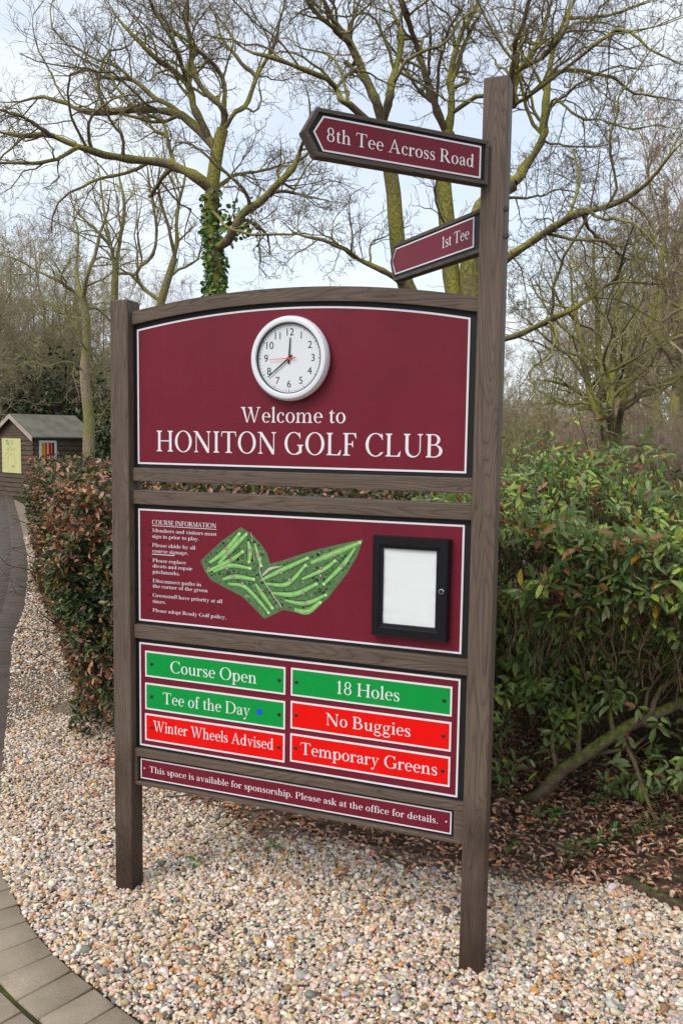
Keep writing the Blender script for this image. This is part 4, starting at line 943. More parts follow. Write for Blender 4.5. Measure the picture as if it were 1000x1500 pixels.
def grow_tree(name, label, base, trunk, limbs, mats, rng, levels, group=None, rmin=.0034, up=.09, extra=None):
    """trunk/limbs: lists of (P, R) in world space with equal point counts; twigs are grown from them"""
    t_ = thing(name, label, 'tree', tuple(base), 0, group); B = np.array(base)
    pts = [p for p, r in trunk]                             # every limb starts on the wood it springs from
    for i, (p, r) in enumerate(limbs):
        Q = np.concatenate(pts); du = Q-CAM; ang = np.linalg.norm(unit(du)-unit(p[:1]-CAM), axis=1)
        j = (ang+.02*np.linalg.norm(Q-p[0], axis=1)).argmin(); p = p+(Q[j]-p[0])*np.exp(-np.linspace(0, 6, len(p)))[:, None]; limbs[i] = (p, r); pts.append(p)
    TP = np.stack([p for p, r in trunk+limbs]); TR = np.stack([r for p, r in trunk+limbs])
    V, F = tubes([(TP, TR)], 10); mesh_np('trunk', V, F, mats[0], t_, smooth=True, org=B)
    GP = np.stack([p for p, r in limbs]); GR = np.stack([r for p, r in limbs]); out = []
    for k, lf, ang, npt, wob, rf, t0 in levels:
        GP, GR = spawn(GP, GR, k, lf, ang, npt, wob, up, rf, t0, 1., rng, rmin, 3.2); out.append((GP, GR))
    V, F = tubes(out[:1], 5); mesh_np('branches', V, F, mats[0], t_, smooth=True, org=B)
    V, F = tubes(out[1:], 3); mesh_np('crown', V, F, mats[1], t_, smooth=True, org=B)
    return t_

LEV = ((9, .48, 50, 11, .25, .50, .16), (6, .52, 52, 8, .28, .60, .14), (4, .58, 50, 6, .30, .72, .2), (2, .66, 48, 4, .30, .85, .2))
def limbs_px(L, D, rng, wob=.02):
    return [px_limb(p, D+d0, a, b, 22, wob, rng, d1)[:2] for p, a, b, d0, d1 in L]

# the ivy-clad oak behind the board
rg_ = np.random.default_rng(11); D1 = 13.
b1 = under(318, D1)
tr1 = catmull([b1+[0, 0, -.2], dep(318, 560, D1), dep(316, 430, D1), dep(315, 380, D1), dep(309, 330, D1), dep(310, 285, D1), dep(314, 250, D1), dep(320, 212, D1), dep(326, 190, D1)], 22)
trunk = [(tr1, np.linspace(.185, .095, 22))]
L1 = [([(309, 288), (285, 266), (262, 252), (235, 238), (190, 233), (150, 226), (115, 214), (75, 198), (40, 200), (0, 194), (-40, 190)], 21, 6, 0, -1.2),
      ([(118, 216), (92, 228), (70, 237), (30, 241), (-10, 240), (-50, 238)], 9, 4, -.7, -.5), ([(80, 199), (60, 188), (45, 180), (20, 170), (-25, 163)], 9, 4, -.8, -.6),
      ([(322, 215), (302, 198), (272, 172), (240, 164), (205, 160), (160, 164), (120, 160), (95, 148), (60, 140), (20, 150), (-20, 148)], 19, 5, 0, 1.0),
      ([(272, 172), (250, 155), (228, 142), (203, 122), (185, 113), (150, 112), (130, 99), (100, 103), (65, 106)], 12, 4, .3, .8), ([(190, 114), (165, 90), (140, 80), (100, 60), (60, 55)], 7, 3, .5, .8),
      ([(308, 200), (296, 172), (285, 148), (276, 118), (245, 92), (225, 75), (200, 50), (175, 22), (150, -15)], 17, 5, .1, -.6), ([(276, 118), (262, 80), (245, 45), (228, 20), (205, -25)], 10, 4, 0, -.9),
      ([(276, 120), (284, 75), (275, 40), (280, 0), (268, -45)], 11, 5, 0, .3), ([(328, 192), (331, 170), (320, 155), (300, 138), (285, 110), (277, 85), (272, 45), (258, 15), (243, -20)], 13, 6, -.1, -.9),
      ([(326, 196), (345, 168), (362, 152), (372, 115), (385, 85), (400, 50), (412, 5), (420, -30)], 12, 4, 0, .9), ([(329, 178), (328, 120), (310, 92), (285, 70), (262, 52), (240, 40)], 11, 4, 0, .8),
      ([(318, 362), (338, 346), (350, 322), (358, 307), (385, 291), (410, 266), (430, 245), (440, 218), (447, 203), (456, 165), (450, 120)], 19, 5, 0, -.5), ([(385, 291), (410, 282), (440, 285), (470, 292), (505, 300)], 8, 3, 0, -.5),
      ([(313, 292), (330, 268), (345, 252), (380, 246), (425, 232), (455, 236)], 10, 3, .1, .9), ([(300, 312), (330, 335), (370, 346), (420, 346), (462, 348), (505, 362)], 6, 3, -.5, -.8),
      ([(262, 254), (252, 230), (244, 202), (240, 182), (228, 172), (213, 174)], 9, 5, 0, .5), ([(242, 196), (226, 190), (215, 172), (200, 168)], 6, 3, .1, .4), ([(372, 118), (350, 92), (330, 62), (320, 25), (300, -20)], 8, 3, .4, .6)]
T1_ = grow_tree('oak_tree', 'spreading bare tree with ivy up its trunk, behind the arched top', b1, trunk, limbs_px(L1, D1, rg_), (M['bark_oak'], M['twig_oak']), rg_, LEV)
# ivy on the trunk, with its own stems
n = 9000; t_ = rg_.random(n)**.8; i = np.clip(t_*.86, 0, .999)*21; j = i.astype(int); fr = (i-j)[:, None]
ctr = tr1[j]*(1-fr)+tr1[np.minimum(j+1, 21)]*fr; th = rg_.uniform(0, 2*PI, n); rr = (.20-.11*t_)*(.85+1.0*rg_.random(n)*vnoise(th*1.3, t_*14))+.015
dens = rg_.random(n) < np.clip(1.25-t_*1.15, .10, 1)
o_ = np.c_[np.cos(th), np.sin(th), .1*rg_.normal(size=n)]; P = ctr+o_*rr[:, None]
P, o_ = P[dens], o_[dens]; n = len(P)
IVY = [srgb(*c) for c in ((92, 128, 56), (72, 106, 48), (114, 146, 66), (140, 164, 76), (54, 82, 44), (164, 130, 60))]
ln = rg_.uniform(.045, .10, n); V, F, T = leaves(P, unit(rg_.normal(size=(n, 3))+np.array([0, 0, -.8])+o_*.5), unit(o_+.4*rg_.normal(size=(n, 3))+[0, 0, .3]), ln, ln*.95, pick(IVY, (4, 4, 3, 2, 2, .4), n, .15, rg_), 1)
a_ = len(P)
P2 = np.array([dep(347, 326, D1-.1)])+rg_.normal(size=(170, 3))*[.15, .15, .16]; ln = rg_.uniform(.06, .11, 170)
V2, F2, T2 = leaves(P2, unit(rg_.normal(size=(170, 3))+[0, 0, -.8]), unit(rg_.normal(size=(170, 3))+[.3, -.6, .5]), ln, ln*.95, pick(IVY, (4, 4, 3, 2, 2, .4), 170, .15, rg_), 1)
V, F, T = join([(V, F, T), (V2, F2, T2)]); mesh_np('ivy', V, F, M['ivy'], T1_, T, org=b1)

# the many-stemmed tree behind the tall post
rg_ = np.random.default_rng(12); D2 = 11.
b2 = under(690, D2)
def stem(pts, r0, r1, d=0.): return (catmull([b2+[0, 0, -.2]+np.array([(pts[0][0]-690)*.002, 0, 0])]+[dep(u, v, D2+d*i/len(pts)) for i, (u, v) in enumerate(pts)], 22), np.linspace(r0, r1, 22))
trunk = [stem([(655, 560), (612, 455), (597, 425), (586, 390), (580, 335), (575, 272), (564, 212), (560, 180)], .15, .085, -.5),
         stem([(682, 560), (672, 470), (660, 400), (655, 335), (650, 280), (648, 232), (656, 195)], .16, .095, .4),
         stem([(700, 560), (692, 450), (687, 395), (700, 315), (728, 280), (752, 268)], .20, .105, -.2)]
L2 = [([(561, 182), (553, 150), (545, 138), (530, 100), (515, 66), (496, 42), (475, 14), (462, -25)], 20, 11, -.5, -.8), ([(515, 66), (490, 45), (470, 28), (452, 10), (430, -20)], 12, 6, -.7, -.8),
      ([(562, 184), (570, 150), (574, 125), (583, 90), (588, 50), (576, 20), (560, -22)], 18, 7, -.4, .8), ([(568, 225), (545, 190), (520, 164), (500, 150), (490, 134), (470, 112), (440, 100), (405, 88), (380, 78), (354, 70), (335, 52), (320, 28), (300, -5)], 15, 5, -.6, -1.2),
      ([(590, 408), (562, 392), (535, 380), (510, 366), (482, 352), (440, 340), (410, 318)], 13, 5, -.4, -.8), ([(657, 194), (642, 165), (626, 122), (612, 76), (600, 46), (586, 15), (574, -22)], 17, 8, .2, -.5),
      ([(658, 194), (662, 150), (660, 112), (668, 76), (680, 45), (700, 18), (716, -15)], 17, 7, .3, .8), ([(655, 140), (670, 100), (690, 52), (702, 26), (722, -10)], 12, 5, .4, -.6), ([(640, 190), (632, 152), (612, 132), (592, 100), (580, 70)], 10, 4, .2, .8),
      ([(664, 170), (688, 150), (706, 138), (730, 140), (754, 152), (775, 138), (796, 123), (822, 103), (850, 81), (880, 58), (896, 46), (922, 50), (952, 75), (1000, 96), (1030, 100)], 10, 4, .2, -1.0),
      ([(750, 274), (770, 242), (785, 222), (797, 198), (796, 185), (799, 150), (802, 112), (806, 88), (815, 55), (832, 14), (842, -25)], 21, 8, -.3, .4), ([(740, 190), (752, 120), (775, 85), (786, 58), (800, 20), (812, -25)], 16, 7, 0, 1.0), ([(742, 165), (747, 106), (758, 60), (770, 20), (773, -25)], 13, 8, -.2, -.7),
      ([(742, 180), (752, 112), (790, 90), (820, 55), (836, 10), (862, -20)], 12, 6, .1, -.4), ([(797, 196), (806, 150), (828, 164), (850, 180), (880, 183), (922, 196), (962, 190), (1005, 200)], 6, 3, .1, -.8), ([(792, 212), (830, 216), (870, 217), (910, 214)], 5, 3, .1, .6),
      ([(805, 105), (835, 98), (870, 105), (900, 110), (930, 132), (970, 142), (1010, 148)], 8, 3, .4, .7), ([(730, 288), (760, 292), (790, 290), (820, 280), (850, 288)], 6, 3, -.2, .7), ([(830, 20), (880, 18), (920, 5), (965, -20)], 8, 3, .4, .3),
      ([(700, 440), (722, 400), (748, 376), (795, 345), (830, 325), (862, 312), (900, 303), (930, 285), (960, 256), (985, 226), (1015, 198)], 19, 8, -.5, -1.4), ([(848, 320), (868, 346), (890, 358), (920, 355), (950, 330), (962, 310)], 7, 3, -.9, -.3),
      ([(700, 530), (722, 505), (745, 496), (790, 480), (825, 462), (850, 446), (880, 420), (896, 410), (906, 380), (918, 345), (935, 315)], 14, 5, -.4, -1.4), ([(888, 414), (930, 415), (966, 420), (1012, 410)], 6, 3, -1.3, -.6), ([(752, 376), (764, 395), (772, 430), (770, 452)], 3, 2, -.7, .2)]
grow_tree('many_stemmed_tree', 'bare tree of several mossy stems rising behind the direction arms', b2, trunk, limbs_px(L2, D2, rg_), (M['bark_oak'], M['twig_oak']), rg_, LEV)

# pale-barked tree left of the board and the two slim ones beside it
rg_ = np.random.default_rng(13); D3 = 19.
b3 = under(131, D3)
tr3 = (catmull([b3+[0, 0, -.2]]+[dep(u, v, D3) for u, v in ((130, 655), (131, 620), (127, 580), (124, 545), (127, 508), (127, 470), (122, 438))], 22), np.linspace(.16, .085, 22))
L3 = [([(122, 440), (105, 426), (80, 411), (50, 396), (20, 380), (-20, 372)], 8, 3, 0, -1), ([(125, 448), (140, 450), (155, 462), (168, 480), (190, 500)], 6, 3, 0, .8), ([(120, 440), (114, 405), (118, 350), (112, 315), (118, 280)], 8, 3, 0, .6), ([(124, 438), (130, 405), (140, 375), (148, 340), (160, 310), (165, 270)], 9, 4, 0, -.6),
      ([(127, 520), (118, 500), (112, 470), (110, 440)], 5, 2, -.2, -.4), ([(126, 545), (100, 530), (70, 535), (40, 528), (10, 540)], 5, 2, -.2, -1.2), ([(128, 560), (150, 545), (175, 530), (200, 528)], 5, 2, 0, .8), ([(122, 470), (90, 462), (60, 440), (30, 445)], 5, 2, 0, 1.2)]
grow_tree('pale_tree', 'bare tree with a pale trunk and yellow green moss beside the shed', b3, [tr3], limbs_px(L3, D3, rg_), (M['bark_pale'], M['twig_olive']), rg_, ((7, .5, 50, 8, .2, .55, .12), (6, .5, 50, 6, .24, .6, .12), (4, .55, 48, 4, .28, .8, .15)), None, .005)
for (pb, D, stems_, L, nm, lb) in (
    (172, 21., [(170, 600), (168, 440), (169, 405), (170, 385)], [([(170, 400), (165, 365), (150, 345), (130, 325), (112, 310), (100, 280)], 8, 4, 0, -1), ([(170, 400), (176, 350), (180, 300), (172, 260), (176, 220)], 9, 4, 0, .4), ([(169, 388), (158, 340), (150, 300), (142, 250), (135, 210)], 7, 3, 0, .9), ([(172, 402), (190, 400), (202, 402), (208, 380), (200, 340), (206, 290)], 6, 3, 0, -.5)], 'slim_tree', 'slim bare tree whose fork shows just above the left post'),
    (240, 20., [(238, 600), (232, 470), (243, 420), (256, 378)], [([(236, 450), (210, 425), (200, 400), (215, 385), (226, 365), (228, 330), (220, 290), (214, 250), (208, 210)], 8, 4, 0, -.6), ([(250, 395), (258, 360), (257, 330), (262, 290), (268, 258), (262, 220)], 10, 4, 0, .4), ([(232, 405), (255, 396), (285, 382), (294, 365), (300, 330)], 6, 3, 0, .6), ([(256, 380), (250, 340), (240, 300), (236, 260), (244, 210)], 8, 3, 0, -.8)], 'slim_tree', 'slim leaning bare tree between the left post and the ivy trunk')):
    b = under(pb, D)
    tr_ = (catmull([b+[0, 0, -.2]]+[dep(u, v, D) for u, v in stems_], 22), np.linspace(.16, .085, 22))
    grow_tree(nm, lb, b, [tr_], limbs_px(L, D, rg_), (M['bark_grey'], M['twig_olive']), rg_, ((7, .5, 42, 8, .18, .55, .12), (6, .5, 45, 6, .22, .6, .12), (4, .55, 42, 4, .26, .8, .15)), None, .005)

# the mossy clump and the stout pair in the gap at the right
rg_ = np.random.default_rng(15)
def stand(ub, D, stems_, L, lb, mats, r0, nm):
    b = under(ub, D)
    tr_ = [(catmull([b+[0, 0, -.2]+np.array([(s[0][0]-ub)*D/F_PX, 0, 0])]+[dep(u, v, D+.25*rg_.normal()) for u, v in s], 22), r0*(1-.88*np.linspace(0, 1, 22)**1.4)*(1+.08*rg_.normal(size=22))) for s in stems_]
    lm = limbs_px(L, D, rg_)+[(p[6:].repeat(2, 0)[:22]*1., r[6:].repeat(2, 0)[:22]) for p, r in []]
    for s, (p, r) in zip(stems_, tr_): lm.append((catmull(p[7:], 22), np.interp(np.linspace(7, 21, 22), np.arange(22), r)*.98))
    grow_tree(nm, lb, b, tr_, lm, mats, rg_, ((9, .45, 52, 9, .22, .5, .08), (6, .52, 50, 7, .26, .62, .12), (5, .55, 48, 5, .28, .8, .15)), None, .0045)
stand(888, 16.5, [[(884, 640), (872, 600), (860, 560), (850, 500), (838, 440), (835, 390)], [(890, 640), (893, 590), (897, 540), (900, 480), (906, 420), (900, 350)], [(904, 640), (912, 590), (926, 540), (946, 490), (962, 430)], [(882, 635), (868, 595), (845, 572), (815, 560), (785, 556)], [(893, 620), (886, 560), (876, 510), (874, 450), (868, 380), (872, 330)]],
      [([(897, 540), (920, 500), (935, 450), (930, 400), (940, 350)], 8, 4, 0, .8), ([(858, 555), (830, 520), (800, 500), (770, 470), (748, 450)], 7, 3, 0, -.8), ([(900, 480), (870, 440), (850, 400), (830, 370), (800, 340)], 7, 3, 0, .8), ([(912, 590), (950, 570), (985, 560), (1015, 540)], 7, 3, 0, -.6), ([(850, 500), (815, 470), (790, 430), (775, 390)], 6, 3, 0, .6)],
      'clump of mossy stems standing in the gap beyond the shrub, right of the tall post', (M['bark_oak'], M['twig_olive']), .11, 'clump_tree')
stand(966, 20, [[(960, 640), (957, 570), (962, 500), (966, 440), (968, 380), (976, 320), (972, 270)], [(985, 640), (990, 560), (996, 480), (1002, 400), (1010, 330)]],
      [([(964, 470), (940, 430), (925, 380), (915, 340), (900, 300)], 7, 3, 0, .8), ([(958, 570), (930, 540), (905, 530), (880, 500)], 6, 3, 0, -.8), ([(968, 400), (990, 360), (1000, 310), (1012, 280)], 6, 3, 0, .6)],
      'stout bare pair of trunks nearest the right edge, beyond the shrub', (M['bark_grey'], M['twig_grey']), .17, 'twin_trunk_tree')

# ---- woodland: a few bare trees grown once, then copied about
def proto(name, mats, seed, h, nst, spread, r0, lev, rmin):
    rg = np.random.default_rng(seed); S = []
    for i in range(nst):
        a = rg.uniform(0, 2*PI); d = np.array([math.cos(a), math.sin(a), 0])*spread*(.3+.7*rg.random()); n = 22
        t_ = np.linspace(0, 1, n)[:, None]; P = d*t_**1.4*1.0+np.array([0, 0, 1.])*t_*h*(.75+.3*rg.random())+np.r_[np.zeros((1, 3)), np.cumsum(rg.normal(size=(n-1, 3))*.03*h/6, 0)]
        P[0, 2] = -.2; S.append((P, np.linspace(1, .10, n)*r0*(.6+.5*rg.random())))
    GP = np.stack([p for p, r in S]); GR = np.stack([r for p, r in S]); out = []
    for k, lf, ang, npt, wob, rf, t0 in lev:
        GP, GR = spawn(GP, GR, k, lf, ang, npt, wob, .16, rf, t0, 1., rg, rmin, 4); out.append((GP, GR))
    V, F = tubes([(np.stack([p for p, r in S]), np.stack([r for p, r in S]))], 8); m1 = mesh_np('trunk', V, F, mats[0], smooth=True)
    V, F = tubes(out, 3); m2 = mesh_np('crown', V, F, mats[1], smooth=True)
    r = [m1.data, m2.data]
    for o in (m1, m2): bpy.data.objects.remove(o)
    return r
PL = ((10, .42, 50, 8, .18, .5, .22), (7, .5, 48, 6, .22, .6, .12), (6, .52, 45, 5, .26, .75, .12), (4, .55, 42, 3, .28, .85, .2))
PS = ((11, .5, 50, 8, .22, .55, .05), (6, .55, 50, 6, .26, .7, .1), (4, .6, 48, 4, .28, .85, .1))
PRO = [proto('a', (M['bark_oak'], M['twig_olive']), 31, 7.6, 3, 1.6, .13, PL, .006), proto('b', (M['bark_grey'], M['twig_grey']), 32, 8.5, 2, 1.0, .16, PL, .006),
       proto('c', (M['bark_grey'], M['twig_red']), 33, 8.2, 4, 2.2, .12, PL, .006), proto('d', (M['bark_oak'], M['twig_grey']), 34, 7.2, 5, 2.4, .10, PL, .006)]
BUSH = [proto('e', (M['bark_grey'], M['twig_olive']), 41, 2.6, 9, 1.7, .030, PS, .0065), proto('f', (M['bark_grey'], M['twig_grey']), 42, 2.9, 10, 2.0, .032, PS, .0065), proto('g', (M['bark_grey'], M['twig_red']), 43, 2.4, 9, 1.9, .03, PS, .0065)]
def plant(kind, name, cat, label, u, D, sc, rot, group):
    b = under(u, D); t_ = thing(name, label, cat, tuple(b), rot, group); t_.scale = (sc, sc, sc*random.uniform(.92, 1.08))
    for nm, me in zip(('trunk' if cat == 'tree' else 'stems', 'crown' if cat == 'tree' else 'branches'), kind): link(bpy.data.objects.new(nm, me), t_)
    return t_
# right-hand wood
for u, D, k, sc, lb in ((1000, 24, 2, 1.2, None), (930, 28, 3, 1.25, None), (1050, 30, 1, 1.5, None), (800, 30, 0, .70, None), (1040, 26, 2, 1.0, None), (925, 31, 0, 1.0, None), (985, 34, 0, 1.2, None), (755, 36, 3, .72, None), (850, 37, 1, .85, None), (1075, 22, 0, .9, None), (690, 38, 2, .8, None)):
    plant(PRO[k], 'woodland_tree', 'tree', lb or 'bare tree in the wood beyond the evergreen shrub, right of the board', u, D, sc, random.uniform(0, 6.3), None if lb else 'bare trees in the wood at the right')
for i in range(19):
    u = 700+400*((i*.618) % 1); D = 14+18*((i*.377) % 1); k = (0, 1, 2)[i % 3]
    plant(BUSH[k], 'bare_bush', 'bush', 'tangled bare bush under the trees beyond the evergreen shrub', u, D, random.uniform(.55, .85)*(1+(D-14)*.012), random.uniform(0, 6.3), 'bare bushes under the trees at the right')
# left-hand wood
for u, D, k, sc in ((-10, 26, 0, .85), (60, 29, 3, 1.0), (20, 34, 2, 1.1), (110, 27, 0, .82), (-70, 24, 3, .9), (90, 36, 1, 1.02), (-40, 33, 1, 1.1), (150, 32, 3, .9), (35, 25, 3, .78), (190, 35, 2, .92), (240, 38, 3, .95), (310, 38, 1, .85), (-110, 30, 0, 1.1), (420, 40, 2, .8), (520, 40, 3, .75), (130, 38, 0, 1.05)):
    plant(PRO[k], 'woodland_tree', 'tree', 'bare tree in the dense wood behind the shed', u, D, sc, random.uniform(0, 6.3), 'bare trees in the wood behind the shed')
for i in range(34):
    u = -90+360*((i*.618) % 1); D = 25+12*((i*.377) % 1); k = (0, 1, 0, 2)[i % 4]
    plant(BUSH[k], 'bare_bush', 'bush', 'tangled bare bush in the wood behind the shed', u, D, random.uniform(.85, 1.35), random.uniform(0, 6.3), 'bare bushes in the wood behind the shed')
# leafy evergreens low in both woods
def leafy(u, D, r, h, n, pal, lb, grp, seed, lsz=.12):
    b = under(u, D); rg = np.random.default_rng(seed); t_ = thing('evergreen_bush', lb, 'bush', tuple(b), 0, grp)
    d = unit(rg.normal(size=(n, 3))); d[:, 2] = np.abs(d[:, 2])
    lump = .72+.5*vnoise(d[:, 0]*3+5+seed, d[:, 1]*3+d[:, 2]*3); rr = (1-.35*rg.random(n)**2)*lump
    P = d*rr[:, None]*np.array([r, r, h]); ln = lsz*rg.uniform(.6, 1.3, n)
    V, F, T = leaves(P, unit(rg.normal(size=(n, 3))+d*.6+[0, 0, -.3]), unit(d+.6*rg.normal(size=(n, 3))+[0, 0, .4]), ln, ln*.6, pick(pal, (3,)*len(pal), n, .2, rg), 1.2)
    mesh_np('foliage', V, F, M['ivy'], t_, T)
    m = 9; a = rg.uniform(0, 2*PI, m); q = np.linspace(0, 1, 6)
    P = np.stack([np.cos(a)[:, None]*q*r*.6, np.sin(a)[:, None]*q*r*.6, np.broadcast_to(q*h*.8, (m, 6))], -1); V, F = tubes([(P, np.full((m, 6), .02))], 5); mesh_np('stems', V, F, M['stem'], t_, smooth=True)
DG = [srgb(*c) for c in ((52, 74, 40), (42, 62, 36), (64, 86, 46), (78, 96, 50), (36, 52, 34))]
for i, (u, D, r, h) in enumerate(((850, 10.2, .8, 1.28), (905, 9.3, .7, 1.2), (960, 9.8, .9, 1.25), (800, 10.8, .8, 1.3), (1015, 9.0, .8, 1.2))):
    leafy(u, D, r, h, 1500, DG+[srgb(96, 62, 48)], 'low green bush just beyond the evergreen shrub, below the bare trees', 'low green bushes beyond the shrub', 60+i, .09)
for i, (u, D, r, h) in enumerate(((20, 25.5, 1.3, 3.6), (75, 25, 1.2, 4.2), (100, 28, 1.4, 5.0), (45, 30, 1.6, 5.2), (-10, 30, 1.6, 5.0), (58, 27, 1.4, 3.4), (95, 26, 1.1, 2.6), (10, 28, 1.5, 3.0), (150, 25, 1.2, 3.2), (168, 22.5, .7, 1.9), (-40, 28, 1.6, 3.2), (128, 29, 1.5, 3.6))):
    leafy(u, D, r, h, 1500, DG, 'dark evergreen bush in the wood behind the shed', 'dark evergreens behind the shed', 80+i, .16)
# far-off wood that closes the horizon
rg = np.random.default_rng(77); n = 1500
ang = rg.uniform(-.75, .62, n); R_ = rg.uniform(42, 75, n); fw2 = FW[:2]/np.linalg.norm(FW[:2]); rt2 = np.array([fw2[1], -fw2[0]])
xy = CAM[:2]+(fw2[None]*np.cos(ang)[:, None]+rt2[None]*np.sin(ang)[:, None])*R_[:, None]
h = rg.uniform(2.8, 6.0, n)*np.clip(.80-.9*ang, .62, 1.35); P = np.zeros((n, 7, 3)); P[..., :2] = xy[:, None]; P[..., 2] = np.linspace(-.2, 1, 7)[None]*h[:, None]; P[:, 1:, :2] += np.cumsum(rg.normal(size=(n, 6, 2))*.16, 1)
Rr = np.linspace(.085, .02, 7)[None].repeat(n, 0)
c1, q1 = spawn(P, Rr, 9, .42, 45, 5, .2, .15, .5, .12, 1, rg, .012); c2, q2 = spawn(c1, q1, 6, .5, 45, 3, .25, .12, .7, .1, 1, rg, .010)
V, F = tubes([(P, Rr), (c1, q1), (c2, q2)], 3); o = mesh_np('far_wood', V, F, M['twig_grey'], smooth=True); tag(o, 'hazy mass of distant bare trees closing the horizon', 'wood', kind='stuff')

# thin white marker stick beyond the shrub
b = under(874, 9.0); mb = MB().lathe([(.006, 0), (.006, .01)], 0, 0); mb.bm.free()
P = np.array([[0, 0, -.05], [.01, 0, .7], [.03, 0, 1.46]])[None]; V, F = tubes([(P, np.full((1, 3), .006))], 8)
o = mesh_np('marker_stick', V+b, F, M['white'], org=b, smooth=True); tag(o, 'thin white marker stick standing among the low green bushes', 'marker')

# ------------------------------------------------------------------ the shed
t = NT('shed_boards'); a = t.coords(); n = t.noise(t.coords((2, 2, 30)), 1.5, 4, .6); n2 = t.noise(a, 1.8, 4, .6)
c = t.ramp(n, [(.3, (.060, .042, .030)), (.7, (.15, .108, .080))])
t.col(t.mix(t.ramp(n2, [(.5, (0, 0, 0)), (.75, (.6, .6, .6))]), c, (.085, .085, .035))); M['boards'] = t.fin(.8, .2)
M['felt'] = paint('roof_felt', (.165, .160, .125), .9, .15, .35, 2.5)
M['trim'] = paint('barge_board', (.42, .36, .29), .7, .2, .2, 4)
SHO = under(49.5, 21.8); 
r2 = RT[:2]/np.linalg.norm(RT[:2]); f2_ = FW[:2]/np.linalg.norm(FW[:2])
sd = r2*math.cos(math.radians(51))+f2_*math.sin(math.radians(51))             # along the side wall
SHR = math.atan2(sd[1], sd[0])
shed = thing('garden_shed', 'small dark timber shed with a grey felt roof beside the path', 'shed', tuple(SHO), SHR)
# local axes: x along the side wall (0..2.0), y back along the gable (0..1.8)
SL, SWD, EH, RH = 1.75, 1.9, 1.62, 2.14
mb = MB(); nb = 13
for i in range(nb):
    z0, z1 = EH*i/nb, EH*(i+1)/nb; s_ = .028
    for q in (((0, -.0, z0), (SL, 0, z0), (SL, 0, z1), (0, 0, z1), (0, -1)), ((0, SWD, z0), (0, 0, z0), (0, 0, z1), (0, SWD, z1), (-1, 0)), ((SL, 0, z0), (SL, SWD, z0), (SL, SWD, z1), (SL, 0, z1), (1, 0)), ((SL, SWD, z0), (0, SWD, z0), (0, SWD, z1), (SL, SWD, z1), (0, 1))):
        nx, ny = q[4]; v = [mb.bm.verts.new((p[0]+nx*(s_ if j < 2 else 0), p[1]+ny*(s_ if j < 2 else 0), p[2])) for j, p in enumerate(q[:4])]
        w = [mb.bm.verts.new((p[0]+nx*(s_ if j < 2 else 0)-nx*.0, p[1]+ny*(s_ if j < 2 else 0)-ny*.0, p[2])) for j, p in enumerate(q[:2])]
        u_ = [mb.bm.verts.new((p[0], p[1], p[2])) for p in q[:2]]
        mb.bm.faces.new(v); mb.bm.faces.new([u_[0], u_[1], w[1], w[0]])
for X_, nx in ((0, -1), (SL, 1)):
    for i in range(6):
        z0 = EH+(RH-EH)*i/6; z1 = EH+(RH-EH)*(i+1)/6; a0 = SWD/2*i/6; a1 = SWD/2*(i+1)/6; s_ = .012*nx
        mb.bm.faces.new([mb.bm.verts.new(p) for p in ((X_+s_, a0, z0), (X_+s_, SWD-a0, z0), (X_, SWD-a1, z1), (X_, a1, z1))])
mb.build('wall', M['boards'], shed)
mb = MB(); ov = .12; rise = (RH-EH)/(SWD/2)
for sg in (0, 1):
    ys = (-.14, SWD/2) if sg == 0 else (SWD+.14, SWD/2); zs_ = (EH-.14*rise+.02, RH+.02)
    P = [(-ov, ys[0], zs_[0]), (SL+ov, ys[0], zs_[0]), (SL+ov, ys[1], zs_[1]), (-ov, ys[1], zs_[1])]
    lo = [mb.bm.verts.new(p) for p in P]; hi = [mb.bm.verts.new((p[0], p[1], p[2]+.035)) for p in P]
    mb.bm.faces.new(lo); mb.bm.faces.new(hi)
    for i in range(4): mb.bm.faces.new([lo[i], lo[(i+1) % 4], hi[(i+1) % 4], hi[i]])
mb.build('roof', M['felt'], shed)
for sg in (0, 1):
    mb = MB(); y0, y1 = (-.14, SWD/2) if sg == 0 else (SWD+.14, SWD/2); z0, z1 = EH-.14*rise, RH
    P = [(y0, z0-.07), (y1, z1-.07), (y1, z1+.045), (y0, z0+.045)]
    a_ = [mb.bm.verts.new((-ov-.022, y, z)) for y, z in P]; b_ = [mb.bm.verts.new((-ov-.002, y, z)) for y, z in P]
    mb.bm.faces.new(a_); mb.bm.faces.new(b_)
    for i in range(4): mb.bm.faces.new([a_[i], a_[(i+1) % 4], b_[(i+1) % 4], b_[i]])
    mb.build('barge_board', M['trim'], shed)
w0, w1, wz0, wz1 = .14, .64, 1.0, 1.50
M['frame_blue'] = paint('window_frame', (.66, .76, .84), .5, .4, .05)
win = MB().ring(rect_pts(w0, w1, wz0, wz1), rect_pts(w0+.06, w1-.06, wz0+.06, wz1-.06), -.045, .0).build('window', M['frame_blue'], shed)
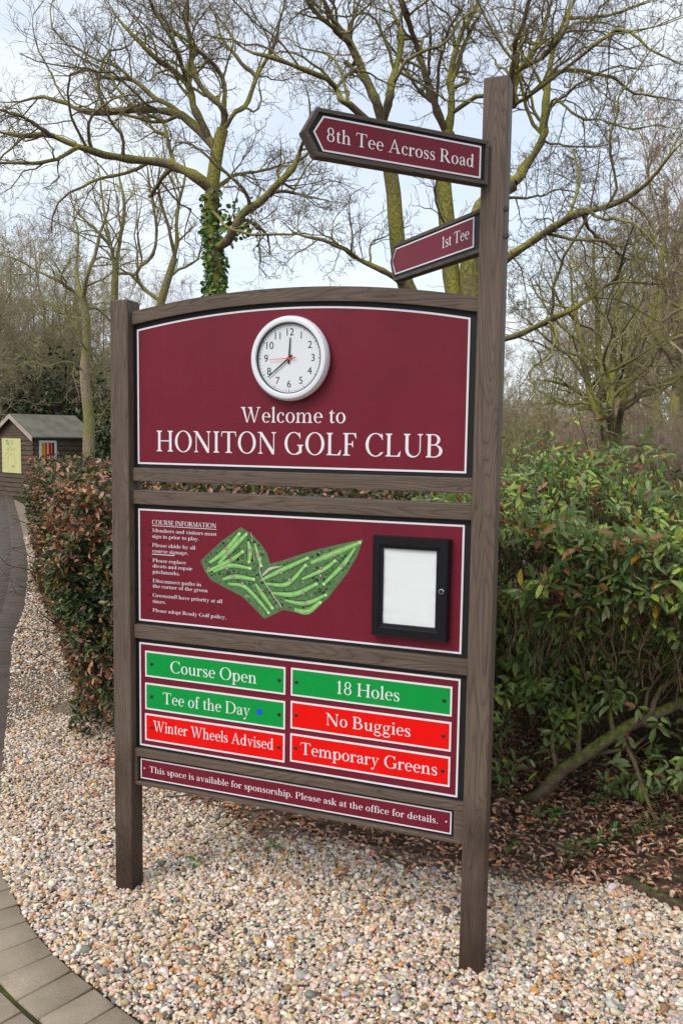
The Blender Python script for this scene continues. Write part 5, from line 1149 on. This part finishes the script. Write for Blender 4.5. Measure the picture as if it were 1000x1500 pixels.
cols = [(230, 150, 40), (214, 170, 60), (200, 60, 30), (232, 190, 150), (150, 40, 34), (214, 110, 60), (120, 30, 28)]
x = w0+.06
for i, c in enumerate(cols):
    m_ = paint('curtain_stripe', srgb(*c), .8, .1, .1); w_ = (w1-w0-.12)/len(cols)
    MB().box(x+.001, x+w_-.001, -.030, -.016, wz0+.061, wz1-.061).build('curtain', m_, win); x += w_
MB().sheet(rect_pts(w0+.06, w1-.06, wz0+.06, wz1-.06), -.036).build('pane', M['pane'], win)
# the yellow plan fixed to the gable
gx = np.array([math.cos(SHR), math.sin(SHR)]); gy = np.array([-gx[1], gx[0]])
pw, ph = .94, .92; pb = SHO[:2]+gy*.57-gx*.016
po = thing('poster', 'pale yellow plan fixed to the gable wall of the shed', 'poster', (pb[0], pb[1], .62), SHR)
def gab(mb, name, mat, parent): return mb.build(name, mat, parent)
M['yellow'] = paint('yellow_paper', (.62, .60, .27), .6, .2, .06, 6); M['plan_green'] = paint('plan_green', (.22, .42, .16), .7, .2); M['plan_line'] = paint('plan_line', (.30, .30, .16), .7, .2); M['plan_red'] = paint('plan_pink', (.55, .30, .22), .7, .2)
gab(MB().box(-.020, -.004, 0, pw, 0, ph), 'sheet', M['yellow'], po)
def gline(pts, w, name, mat):
    mb = MB()
    for q in stroke(pts, [w]*len(pts), 16): mb.bm.faces.new([mb.bm.verts.new((-.0215, pw-x, z)) for x, z in q])
    return mb.build(name, mat, po)
for p in ([(.14, .10), (.13, .35), (.18, .50), (.30, .52), (.33, .72)], [(.30, .14), (.31, .40), (.45, .50), (.62, .48), (.66, .20)], [(.40, .70), (.55, .62), (.68, .66)], [(.2, .60), (.35, .64), (.5, .58)]): gline(p, .010, 'plan_line', M['plan_line'])
for p, m_ in (([(.20, .82), (.27, .86), (.34, .80)], 'plan_green'), ([(.24, .76), (.30, .78), (.36, .75)], 'plan_green'), ([(.48, .16), (.56, .19), (.64, .15)], 'plan_red')): gline(p, .05, 'plan_patch', M[m_])
for i in range(4): gline([(.44, .86-.028*i), (.60-.03*(i % 2), .86-.028*i)], .008, 'plan_line', M['plan_line'])
